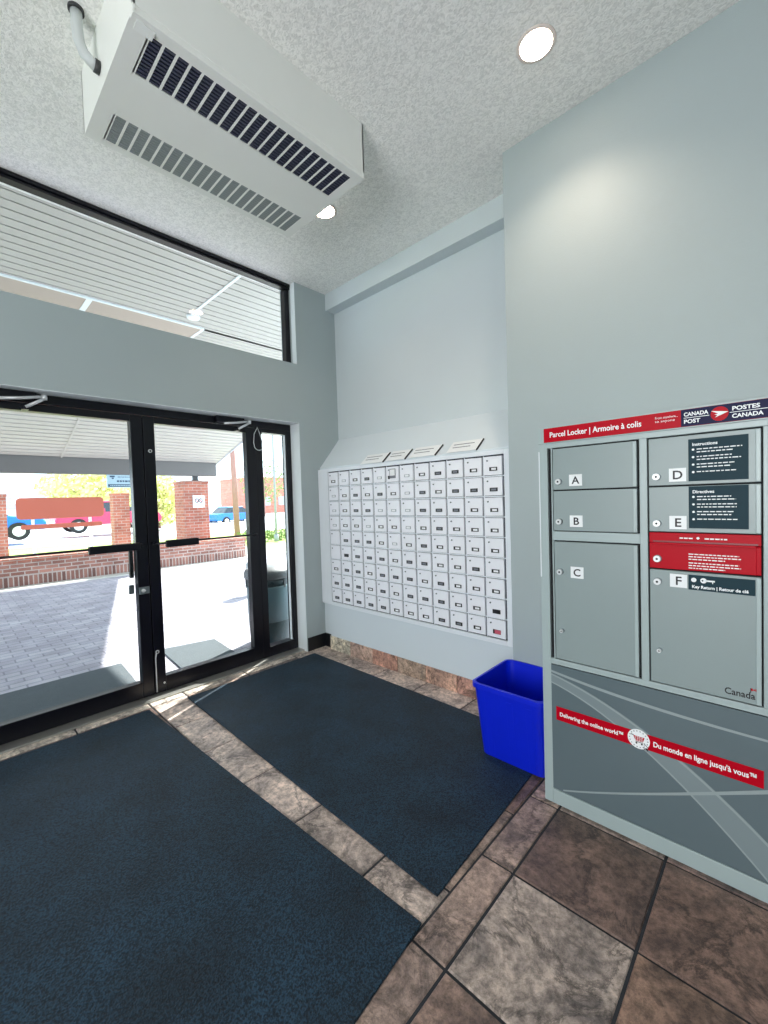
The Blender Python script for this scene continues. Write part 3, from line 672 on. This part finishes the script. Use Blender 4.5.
text('CANADA', 'logo_lettering', hs, (-0.140, LY - .0074, 1.752), 0.020, 'ink_white', width=.085, bold=.0006)
b = MB(); b.cyl((-0.175, LY - .0085, 1.773), (-0.175, LY - .0072, 1.773), .026, 'red', seg=32); 
for (xa, xc) in ((-.283, -.205), (-.146, -.042)): b.box(xa, xc, LY - .008, LY - .0072, 1.7715, 1.7735, 'ink_white')
b.prism([(x, LY - .0085, z) for x, z in ((-.200, 1.786), (-.176, 1.782), (-.150, 1.7775), (-.168, 1.769), (-.188, 1.761), (-.181, 1.769), (-.190, 1.7715), (-.179, 1.7745))], (0, -.0008, 0), 'ink_white')
b.build('logo_disc', hs)
# lower panel with the vinyl graphics
b = MB(); b.box(-0.829, -0.043, LY + .001, LY + .012, 0.074, 0.681, 'locker_panel'); pn = b.build('lower_panel', L)
def strip(pts_a, pts_b, k, d):
    b = MB(); n = len(pts_a)
    for i in range(n - 1):
        b.prism([(pts_a[i][0], LY + .001, pts_a[i][1]), (pts_a[i+1][0], LY + .001, pts_a[i+1][1]), (pts_b[i+1][0], LY + .001, pts_b[i+1][1]), (pts_b[i][0], LY + .001, pts_b[i][1])], (0, -d, 0), k)
    b.build('swoosh', pn)
def bez(p0, p1, p2, n=16): return [((1-t)**2*p0[0] + 2*t*(1-t)*p1[0] + t*t*p2[0], (1-t)**2*p0[1] + 2*t*(1-t)*p1[1] + t*t*p2[1]) for t in [i/n for i in range(n+1)]]
xr = -0.0435
strip(bez((-.828, .655), (-.48, .60), (xr, .60)), bez((-.828, .645), (-.48, .585), (xr, .592)), 'swoosh2', .0004)
strip(bez((-.828, .640), (-.42, .56), (xr, .22)), bez((-.828, .600), (-.46, .52), (xr, .07+.005)), 'swoosh', .0003)
strip(bez((-.828, .638), (-.42, .555), (xr, .218)), bez((-.828, .632), (-.42, .546), (xr, .206)), 'swoosh2', .0006)
strip(bez((-.828, .600), (-.46, .52), (xr, .085)), bez((-.828, .594), (-.46, .512), (xr, .076)), 'swoosh2', .0006)
strip(bez((-.77, .085), (-.52, .175), (xr, .42)), bez((-.77, .078), (-.52, .167), (xr, .405)), 'swoosh2', .0007)
b = MB(); b.box(-0.796, -0.057, LY - .001, LY + .001, 0.418, 0.483, 'red'); st = b.build('slogan_strip', L); st['label'] = 'red slogan strip'
text('Delivering the online world™', 'slogan_text', st, (-0.780, LY - .0012, 0.441), 0.026, 'ink_white', width=.270, bold=.0006)
text("Du monde en ligne jusqu'à vous™", 'slogan_text', st, (-0.398, LY - .0012, 0.441), 0.030, 'ink_white', width=.320, bold=.0007)
b = MB(); cx_, cz_ = -0.450, 0.453
b.cyl((cx_, LY - .003, cz_), (cx_, LY - .001, cz_), .041, 'ink_white', seg=36)
for a0 in range(0, 36, 2):
    a = a0*math.pi/18; b.box(cx_ + .034*math.cos(a) - .002, cx_ + .034*math.cos(a) + .002, LY - .0035, LY - .003, cz_ + .034*math.sin(a) - .002, cz_ + .034*math.sin(a) + .002, 'card_grey')
b.prism([(cx_-.020, LY-.0036, cz_+.012), (cx_+.022, LY-.0036, cz_+.012), (cx_+.016, LY-.0036, cz_-.008), (cx_-.012, LY-.0036, cz_-.008)], (0, .0006, 0), 'red')
for q in range(3): b.box(cx_-.014, cx_+.016, LY-.0042, LY-.0036, cz_-.004+q*.006, cz_-.003+q*.006, 'ink_white')
for q in range(4): b.box(cx_-.012+q*.008, cx_-.011+q*.008, LY-.0042, LY-.0036, cz_-.008, cz_+.012, 'ink_white')
b.box(cx_-.028, cx_-.018, LY-.0042, LY-.003, cz_+.012, cz_+.015, 'ink'); b.box(cx_-.012, cx_+.016, LY-.0042, LY-.003, cz_-.013, cz_-.011, 'ink')
for q in (-.008, .012): b.cyl((cx_+q, LY-.0042, cz_-.018), (cx_+q, LY-.003, cz_-.018), .0035, 'ink', seg=12)
b.prism([(cx_+.020, LY-.0048, cz_-.008), (cx_+.020, LY-.0048, cz_-.036), (cx_+.026, LY-.0048, cz_-.030), (cx_+.031, LY-.0048, cz_-.040), (cx_+.035, LY-.0048, cz_-.038), (cx_+.031, LY-.0048, cz_-.028), (cx_+.038, LY-.0048, cz_-.028)], (0, .0008, 0), 'ink')
b.prism([(cx_+.0215, LY-.0052, cz_-.012), (cx_+.0215, LY-.0052, cz_-.032), (cx_+.0265, LY-.0052, cz_-.027), (cx_+.0345, LY-.0052, cz_-.0275)], (0, .0004, 0), 'ink_white')
b.build('cart_badge', st)

# ------------------------------------------------------------------ blue bin
B = thing('recycling_bin', (-1.09, 2.29, 0.011), 'empty deep blue plastic recycling bin standing between mailboxes and parcel locker', 'bin')
def ring(x0, x1, y0, y1, z, r, n=5):
    out = []
    for (cx0, cy0, a0) in ((x1-r, y0+r, -90), (x1-r, y1-r, 0), (x0+r, y1-r, 90), (x0+r, y0+r, 180)):
        for i in range(n+1):
            a = math.radians(a0 + 90*i/n); out.append((cx0 + r*math.cos(a), cy0 + r*math.sin(a), z))
    return out
b = MB()
prof = [(0.0, 0.012, 0.0), (0.0, 0.41, 1.0), (-.010, 0.412, 1.0), (-.010, 0.438, 1.0), (0.004, 0.440, 1.0), (0.006, 0.41, 1.0), (0.006, 0.018, 0.0)]
rings = []
for (ins, z, t) in prof:
    x0 = -1.284 + (-1.302 + 1.284)*t + ins; x1 = -0.905 + (-0.890 + 0.905)*t - ins
    y0 = 2.105 + (2.055 - 2.105)*t + ins; y1 = 2.46 + (2.488 - 2.46)*t - ins
    rings.append([b.bm.verts.new(p) for p in ring(x0, x1, y0, y1, z, 0.04)])
for A, Bv in zip(rings, rings[1:]):
    for i in range(len(A)):
        f = b.bm.faces.new([A[i], A[(i+1) % len(A)], Bv[(i+1) % len(A)], Bv[i]]); f.smooth = False; f.material_index = b.mi('blue_bin')
b.bm.faces.new(rings[0][::-1]); b.bm.faces.new(rings[-1])
b.build('body', B)
b = MB()
for x in (-1.21, -1.08, -0.97):
    b.prism([(x - .018, 2.1045, .03), (x + .018, 2.1045, .03), (x + .018, 2.0615, .38), (x - .018, 2.0615, .38)], (0, -.0035, 0), 'blue_bin')
b.build('rib', B, bevel=0.001)

# ------------------------------------------------------------------ outside
b = MB(); b.box(-10.8, XE + 0.03, -9, 13, -0.15, -0.003, 'paver'); struct(b, 'ground')
b = MB()
b.box(-13.2, -10.8, -9, 13, -0.15, -0.004, 'concrete')
b.face([(-13.2, -14, -0.02), (-13.2, 30, -0.02), (-20, 30, -0.25), (-20, -14, 0.35)], 'lawn'); struct(b, 'ground_verge')
b = MB(); b.face([(-20, -20, 0.45), (-20, 60, -0.5), (-80, 60, -0.5), (-80, -20, 0.6)], 'asphalt'); struct(b, 'road')
# low brick wall
LW = thing('brick_wall', (-11.0, 2, 0), 'low brick garden wall running across outside the glass doors', 'wall')
b = MB(); b.box(-11.1, -10.82, -6, 5.75, 0.215, 0.48, 'brick_dark'); b.build('courses', LW)
b = MB(); b.box(-11.1, -10.815, -6, 5.755, -0.003, 0.215, 'rowlock'); b.build('base_course', LW)
b = MB(); b.box(-11.12, -10.80, -6, 5.77, 0.48, 0.56, 'brick'); b.build('coping', LW, bevel=0.006)
b = MB(); b.box(-10.8, -10.45, -9, 9, -0.01, 0.02, 'concrete'); b.build('kerb', origin=(-10.6, 0, 0)); o = bpy.data.objects['kerb']; tag(o, 'pale concrete kerb strip at the foot of the brick wall', 'kerb')
def pillar(x0, x1, y0, y1, z1, label, sign=False):
    t = thing('brick_pillar', ((x0+x1)/2, (y0+y1)/2, 0), label, 'pillar', 'brick pillars carrying the canopy' if False else None)
    b = MB(); b.box(x0, x1, y0, y1, -0.02, z1 - 0.07, 'brick'); b.build('shaft', t)
    b = MB(); b.box(x0 - .015, x1 + .015, y0 - .015, y1 + .015, z1 - 0.07, z1, 'brick'); b.build('cap', t, bevel=0.005)
    return t
p1 = pillar(-11.75, -11.13, 4.28, 4.92, 2.12, 'broad red brick pillar seen through the right glass door, with a small white sign')
b = MB(); b.box(-11.128, -11.112, 4.50, 4.80, 1.42, 1.74, 'white_plastic'); s = b.build('notice_plate', origin=(-11.12, 4.65, 1.58)); tag(s, 'small white square notice with dark round symbols on the broad brick pillar', 'sign')
b = MB()
for (yy) in (4.60, 4.70):
    n = 20
    for i in range(n):
        a0, a1 = 2*math.pi*i/n, 2*math.pi*(i+1)/n
        b.prism([(-11.112, yy + .050*math.cos(a0), 1.60 + .062*math.sin(a0)), (-11.112, yy + .050*math.cos(a1), 1.60 + .062*math.sin(a1)), (-11.112, yy + .032*math.cos(a1), 1.60 + .042*math.sin(a1)), (-11.112, yy + .032*math.cos(a0), 1.60 + .042*math.sin(a0))], (.003, 0, 0), 'steel_dark')
    b.prism([(-11.112, yy - .035, 1.635), (-11.112, yy - .022, 1.645), (-11.112, yy + .035, 1.565), (-11.112, yy + .022, 1.555)], (.003, 0, 0), 'car_red')
b.box(-11.112, -11.109, 4.55, 4.75, 1.48, 1.495, 'steel_dark'); b.build('symbols', s)
pillar(-13.3, -12.95, 3.16, 3.54, 1.87, 'slim red brick pillar right of the terracotta board, beside the door stile')
pillar(-13.3, -12.95, 0.45, 1.03, 1.88, 'red brick pillar at the far left, left of the terracotta board')
# terracotta board between the slim pillars, with rail
SBd = thing('terracotta_board', (-13.05, 2.06, 1.0), 'terracotta board with rounded corners standing behind the low brick wall', 'board')
def rrect(x, y0, y1, z0, z1, r, n=6):
    out = []
    for (cy_, cz0, a0) in ((y1-r, z0+r, -90), (y1-r, z1-r, 0), (y0+r, z1-r, 90), (y0+r, z0+r, 180)):
        for i in range(n+1):
            a = math.radians(a0 + 90*i/n); out.append((x, cy_ + r*math.cos(a), cz0 + r*math.sin(a)))
    return out
b = MB(); b.prism(rrect(-13.05, 1.20, 2.95, 1.27, 1.78, 0.09), (0.05, 0, 0), 'board_red'); b.build('board', SBd)
b = MB(); b.prism(rrect(-13.05, 1.27, 2.90, 1.03, 1.14, 0.04), (0.04, 0, 0), 'board_red'); b.build('lower_rail', SBd)
b = MB(); 
for y in (1.5, 2.65): b.box(-13.09, -13.05, y - .03, y + .03, -0.02, 1.6, 'siding_white')
b.build('post', SBd)
# canopy
CN = thing('entrance_canopy', (-7.5, 2, 2.3), 'pale slatted canopy over the entrance with a grey beam at its far edge', 'canopy')
CY0, CY1 = -7.0, 5.2
b = MB(); zf = 4.0
x = XE
while x > -5.99:
    b.box(x - 0.120, x, CY0, CY1, zf, zf + 0.02, 'soffit'); x -= 0.140
sx0, sx1, sz1 = -6.5, -11.2, 2.60
nsl = 30; dx = (sx1 - sx0)/nsl; dz = (sz1 - zf)/nsl
for i in range(nsl):
    xa, za = sx0 + dx*i, zf + dz*i; xb_, zb = xa + dx*.80, za + dz*.80
    b.prism([(xa, CY0, za), (xb_, CY0, zb), (xb_, CY0, zb + .02), (xa, CY0, za + .02)], (0, CY1 - CY0, 0), 'soffit')
b.build('soffit_boards', CN)
b = MB(); b.box(-6.5, -6.005, CY0, 2.70, zf - .012, zf + .02, 'beige')
for i in range(4): b.box(-6.005 - .124*(i+1) + .016, -6.005 - .124*i, 2.70, CY1, zf, zf + .02, 'soffit')
b.box(-6.53, -6.475, 2.70, CY1, zf + .004, zf + .02, 'soffit')
b.build('stucco_strip', CN)
b = MB()
b.box(-5.72, XE, 2.36, 2.39, zf - .012, zf - .001, 'trim_and_lit_white')
b.box(-6.02, -5.985, CY0, 2.68, zf - .016, zf, 'trim_and_lit_white'); b.box(-6.5, -6.0, 1.30, 1.36, zf - .018, zf - .010, 'trim_and_lit_white'); b.box(-6.5, -6.0, 2.66, 2.70, zf - .018, zf, 'trim_and_lit_white')
b.prism([(sx0, 1.80, zf - .001), (sx1, 1.80, sz1 - .001), (sx1, 1.80, sz1 - .012), (sx0, 1.80, zf - .012)], (0, .03, 0), 'soffit')
b.build('batten', CN)
b = MB(); b.prism([(XE, CY0, zf + .021), (-6.5, CY0, zf + .021), (sx1 - .1, CY0, sz1 + .021 + .0), (sx1 - .1, CY0, sz1 + .3), (-6.5, CY0, zf + .35), (XE, CY0, zf + .35)], (0, CY1 - CY0, 0), 'fascia'); b.build('roof', CN)
b = MB(); b.box(-11.42, -11.2, CY0, CY1, 2.25, 2.62, 'fascia'); b.build('edge_beam', CN, bevel=0.01)
b = MB(); b.prism([(XE, CY1, zf - .03), (-6.5, CY1, zf - .03), (-11.3, CY1, sz1 - .04), (-11.3, CY1, sz1 + .33), (-6.5, CY1, zf + .38), (XE, CY1, zf + .38)], (0, 0.05, 0), 'siding_grey'); b.build('side_fascia', CN)
b = MB(); b.box(-11.36, -11.26, 4.60, 4.72, 2.12, 2.26, 'steel_dark'); b.box(-11.40, -11.22, 4.52, 4.80, 2.12, 2.14, 'steel_dark'); b.build('support_post', CN)
b = MB(); b.lathe((-5.70, 2.42, zf), [(0.0015, -.03), (.075, -.03), (.09, 0.0)], 'white_plastic', 24); b.build('soffit_light', CN)
# hanging street-style sign
SG = thing('hanging_sign', (-11.26, 2.95, 2.1), 'pale blue sign with dark lettering hanging under the canopy beam', 'sign')
b = MB(); b.box(-11.28, -11.25, 2.64, 3.36, 1.95, 2.248, 'sign_blue'); b.build('panel', SG)
b = MB(); X = -11.25
b.box(X, X + .004, 2.66, 3.34, 1.97, 2.03, 'sign_ink'); 
for (ya, yb, z, h) in ((2.70, 2.80, 2.19, .035), (2.74, 2.78, 2.15, .03)): b.box(X, X + .004, ya, yb, z, z + h, 'sign_ink')
r = random.Random(9); yy = 2.84
while yy < 3.14: w = r.uniform(.03, .06); b.box(X, X + .004, yy, yy + w, 2.08, 2.12, 'sign_ink'); yy += w + .015
yy = 2.86
while yy < 3.25: w = r.uniform(.02, .05); b.box(X, X + .004, yy, yy + w, 2.19, 2.205, 'sign_ink'); yy += w + .012
b.cyl((X, 3.26, 2.10), (X + .004, 3.26, 2.10), .035, 'sign_ink', seg=14)
yy = 2.70
while yy < 3.30: w = r.uniform(.02, .05); b.box(X + .004, X + .006, yy, yy + w, 1.99, 2.01, 'sign_blue'); yy += w + .012
b.build('lettering', SG)
# litter bin and ash bin by the side pane
TB = thing('litter_bin', (-4.05, 2.40, 0), 'round dark teal litter bin with a grey lid standing outside the narrow side pane', 'litter bin')
b = MB(); b.lathe((-4.05, 2.40, 0), [(.19, -0.003), (.20, .02), (.215, .24), (.216, .25)], 'bin_dark'); b.lathe((-4.05, 2.40, 0), [(.216, .25), (.225, .60), (.225, .62)], 'bin_teal'); b.build('body', TB)
b = MB(); b.lathe((-4.05, 2.40, 0), [(.215, .62), (.215, .70)], 'bin_dark'); b.build('opening', TB)
b = MB(); b.lathe((-4.05, 2.40, 0), [(.245, .70), (.25, .72), (.25, .76), (.235, .79), (.12, .82), (.01, .825)], 'bin_lid'); b.build('lid', TB)
b = MB()
for a in (0.3, 1.6, 2.9, 4.2, 5.4): b.box(-4.05 + .222*math.cos(a) - .01, -4.05 + .222*math.cos(a) + .01, 2.40 + .222*math.sin(a) - .01, 2.40 + .222*math.sin(a) + .01, .60, .71, 'bin_lid')
b.build('lid_support', TB)
AB = thing('ash_bin', (-6.4, 3.55, 0), 'small pale grey ash bin standing on the paving beyond the litter bin', 'ash bin')
b = MB(); b.lathe((-6.4, 3.55, 0), [(.06, -.003), (.06, .30), (.05, .34)], 'ash_grey'); b.build('stem', AB)
b = MB(); b.lathe((-6.4, 3.55, 0), [(.11, .34), (.14, .36), (.14, .50), (.08, .53), (.01, .535)], 'ash_grey'); b.build('bowl', AB)
# outside mats
def omat(poly, label):
    b = MB(); b.prism([(x, y, -0.001) for x, y in poly], (0, 0, .012), 'outside_mat'); tag(b.build('door_mat', origin=(sum(p[0] for p in poly)/4, sum(p[1] for p in poly)/4, 0), bevel=.003), label, 'floor mat', 'mats outside the doors')
omat([(-4.62, -0.6), (-3.82, -0.6), (-3.82, 1.07), (-4.60, 1.12)], 'grey green ribbed mat outside, in front of the left glass door')
omat([(-4.70, 1.50), (-3.90, 1.44), (-3.90, 1.96), (-4.58, 2.02)], 'grey mat lying outside, in front of the right glass door')

# ------------------------------------------------------------------ beyond the wall
def car(loc, rz, k, label):
    t = thing('car', loc, label, 'car'); 
    def prof(b, pts, y0, y1, kk): b.prism([(x, y0, z) for x, z in pts], (0, y1 - y0, 0), kk)
    objs = []
    b = MB(); prof(b, [(-2.15, .35), (2.15, .35), (2.2, .62), (2.05, .82), (1.1, .92), (-1.6, .95), (-2.1, .9), (-2.2, .6)], -.85, .85, k)
    b.bm.verts.ensure_lookup_table(); objs.append(b.build('body', origin=(0, 0, 0), bevel=.06))
    b = MB(); b.hexa([(-1.55, -.80, .93), (1.15, -.80, .9), (1.15, .80, .9), (-1.55, .80, .93)], [(-1.05, -.62, 1.40), (.40, -.62, 1.40), (.40, .62, 1.40), (-1.05, .62, 1.40)], 'car_glass'); objs.append(b.build('windows', origin=(0, 0, 0)))
    b = MB(); b.hexa([(-1.1, -.66, 1.38), (.45, -.66, 1.38), (.45, .66, 1.38), (-1.1, .66, 1.38)], [(-1.0, -.6, 1.45), (.35, -.6, 1.45), (.35, .6, 1.45), (-1.0, .6, 1.45)], k); b.box(-.36, -.28, -.80, .80, .9, 1.1, k); objs.append(b.build('roof', origin=(0, 0, 0), bevel=.02))
    for x in (-1.35, 1.35):
        for y in (-.80, .80):
            b = MB(); b.cyl((x, y - .1, .33), (x, y + .1, .33), .33, 'tyre'); b.cyl((x, y - .105, .33), (x, y + .105, .33), .19, 'silver'); objs.append(b.build('wheel', origin=(0, 0, 0)))
    for o in objs: o.parent = t; o.location = (0, 0, 0)
    t.rotation_euler = (0, 0, rz)
    return t
car((-24, 5.6, 0.36), math.pi/2, 'car_red', 'red car parked on the road behind the terracotta board and slim brick pillar')
car((-21.5, 0.6, 0.38), math.pi/2, 'car_blue', 'blue car partly hidden behind the leftmost brick pillar')
car((-33, 16.6, -0.20), math.pi/2 + .2, 'car_blue', 'blue car parked far off to the right of the broad brick pillar')
def building(name, x0, x1, y0, y1, z0, z1, k, label, bands=(), wins=()):
    t = thing(name, ((x0+x1)/2, (y0+y1)/2, z0), label, 'building')
    b = MB(); b.box(x0, x1, y0, y1, z0, z1, k); b.build('wall', t)
    for (za, zb, kk) in bands: b = MB(); b.box(x1 - .1, x1 + .15, y0, y1, za, zb, kk); b.build('band', t)
    for (ya, yb, za, zb) in wins: b = MB(); b.box(x1 - .05, x1 + .08, ya, yb, za, zb, 'siding_grey'); b.build('window', t)
    b = MB(); b.box(x0 - .2, x1 + .3, y0 - .3, y1 + .3, z1, z1 + .35, 'siding_white'); b.build('roof', t, bevel=.03)
    return t
building('building', -75, -62, -8, 12.5, -0.5, 4.4, 'siding_white', 'long low white building with grey bands, far left beyond the road', bands=((1.6, 2.2, 'siding_grey'), (3.0, 3.4, 'siding_grey'), (0.4, .7, 'red')), wins=[(y, y + 1.4, 2.3, 2.9) for y in (-2, 1, 4, 7)])
building('building', -70, -60, 33, 47, -1.0, 5.5, 'far_brick', 'distant red brick building between the broad pillar and the tree trunk', wins=[(y, y + 1.5, 1.0, 2.4) for y in (35, 38, 41, 44)])
def blob(b, c, rx, ry, rz, n, size, k, rnd):
    for _ in range(n):
        while True:
            v = Vector((rnd.uniform(-1, 1), rnd.uniform(-1, 1), rnd.uniform(-1, 1)))
            if .25 < v.length < 1: break
        p = Vector((c[0] + v.x*rx, c[1] + v.y*ry, c[2] + v.z*rz)); d = Vector((rnd.gauss(0, 1), rnd.gauss(0, 1), rnd.gauss(0, 1))).normalized(); a = d.orthogonal().normalized()*size*rnd.uniform(.6, 1.3); e = d.cross(a)*.6
        b.face([p - a, p + e, p + a, p - e], k)
def tree(x, y, zg, h, cr, ch, k, label, n=900, size=.16, trunk=.12, name='tree'):
    rnd = random.Random(int(x*10 + y*7)); t = thing(name, (x, y, zg), label, 'tree' if name == 'tree' else 'shrub')
    b = MB(); b.cyl((x, y, zg), (x + .05, y, zg + h*.6), trunk, 'bark', r1=trunk*.6)
    for i in range(7):
        a = i*2.4; b.tube([(x, y, zg + h*(.3 + .04*i)), (x + cr*.4*math.cos(a), y + cr*.4*math.sin(a), zg + h*(.5 + .05*i)), (x + cr*.8*math.cos(a), y + cr*.8*math.sin(a), zg + h*(.65 + .04*i))], trunk*.25, 'bark', 6)
    b.build('trunk', t)
    b = MB(); blob(b, (x, y, zg + h - ch), cr, cr, ch, n, size, k, rnd); b.build('foliage', t, fix=False)
tree(-26, 8.6, 0.2, 3.1, 1.5, 1.5, 'leaf_yellow', 'yellow green bushy shrub seen in the right glass door, left of the broad pillar', 1500, .16, .08, 'shrub')
tree(-40, 8.4, 0.2, 4.6, 3.6, 1.6, 'leaf_yellow', 'wide yellow green tree behind the terracotta board', 2200, .22)
tree(-44, 26, -.4, 7.5, 2.6, 3.0, 'leaf_green', 'sparse green tree in the distance beyond the right glass door', 900, .16)
tree(-38, 30.5, -.5, 6.5, 2.4, 2.6, 'leaf_green', 'sparse tree seen through the narrow side pane', 500, .12)
b = MB(); b.cyl((-17.5, 8.95, -.1), (-17.5, 8.85, 5.2), .13, 'bark', r1=.11); b.build('trunk_tmp')
o = bpy.data.objects['trunk_tmp']; o.name = 'wooden_pole'; tag(o, 'thick pinkish brown wooden pole standing on the verge behind the end of the brick wall', 'pole')
LP = thing('lamp_post', (-14.2, 8.85, 0), 'thin grey lamp post seen through the narrow side pane', 'lamp post')
b = MB(); b.cyl((-14.2, 8.85, -.02), (-14.2, 8.85, 6.2), .05, 'pole_grey', r1=.035); b.build('post', LP)
b = MB(); b.cyl((-14.2, 8.85, -.02), (-14.2, 8.85, .25), .09, 'pole_grey'); b.build('base', LP)
b = MB(); b.box(-14.7, -14.15, 8.75, 8.95, 6.1, 6.25, 'pole_grey'); b.build('lamp_head', LP, bevel=.02)
# hedge of low shrubs along the verge
HG = thing('hedge', (-15, 11.5, 0), 'low green hedge on the verge seen through the side pane', 'hedge')
b = MB(); rnd = random.Random(4)
for i in range(10): blob(b, (-15.2 + rnd.uniform(-.3, .3), 8.2 + i*.7, .16), .5, .5, .26, 160, .07, 'leaf_green', rnd)
b.build('foliage', HG, fix=False)
b = MB()
for i in range(10): b.cyl((-15.2, 8.2 + i*.7, -.08), (-15.2, 8.2 + i*.7, .2), .03, 'bark')
b.build('stems', HG)
bpy.context.view_layer.update()
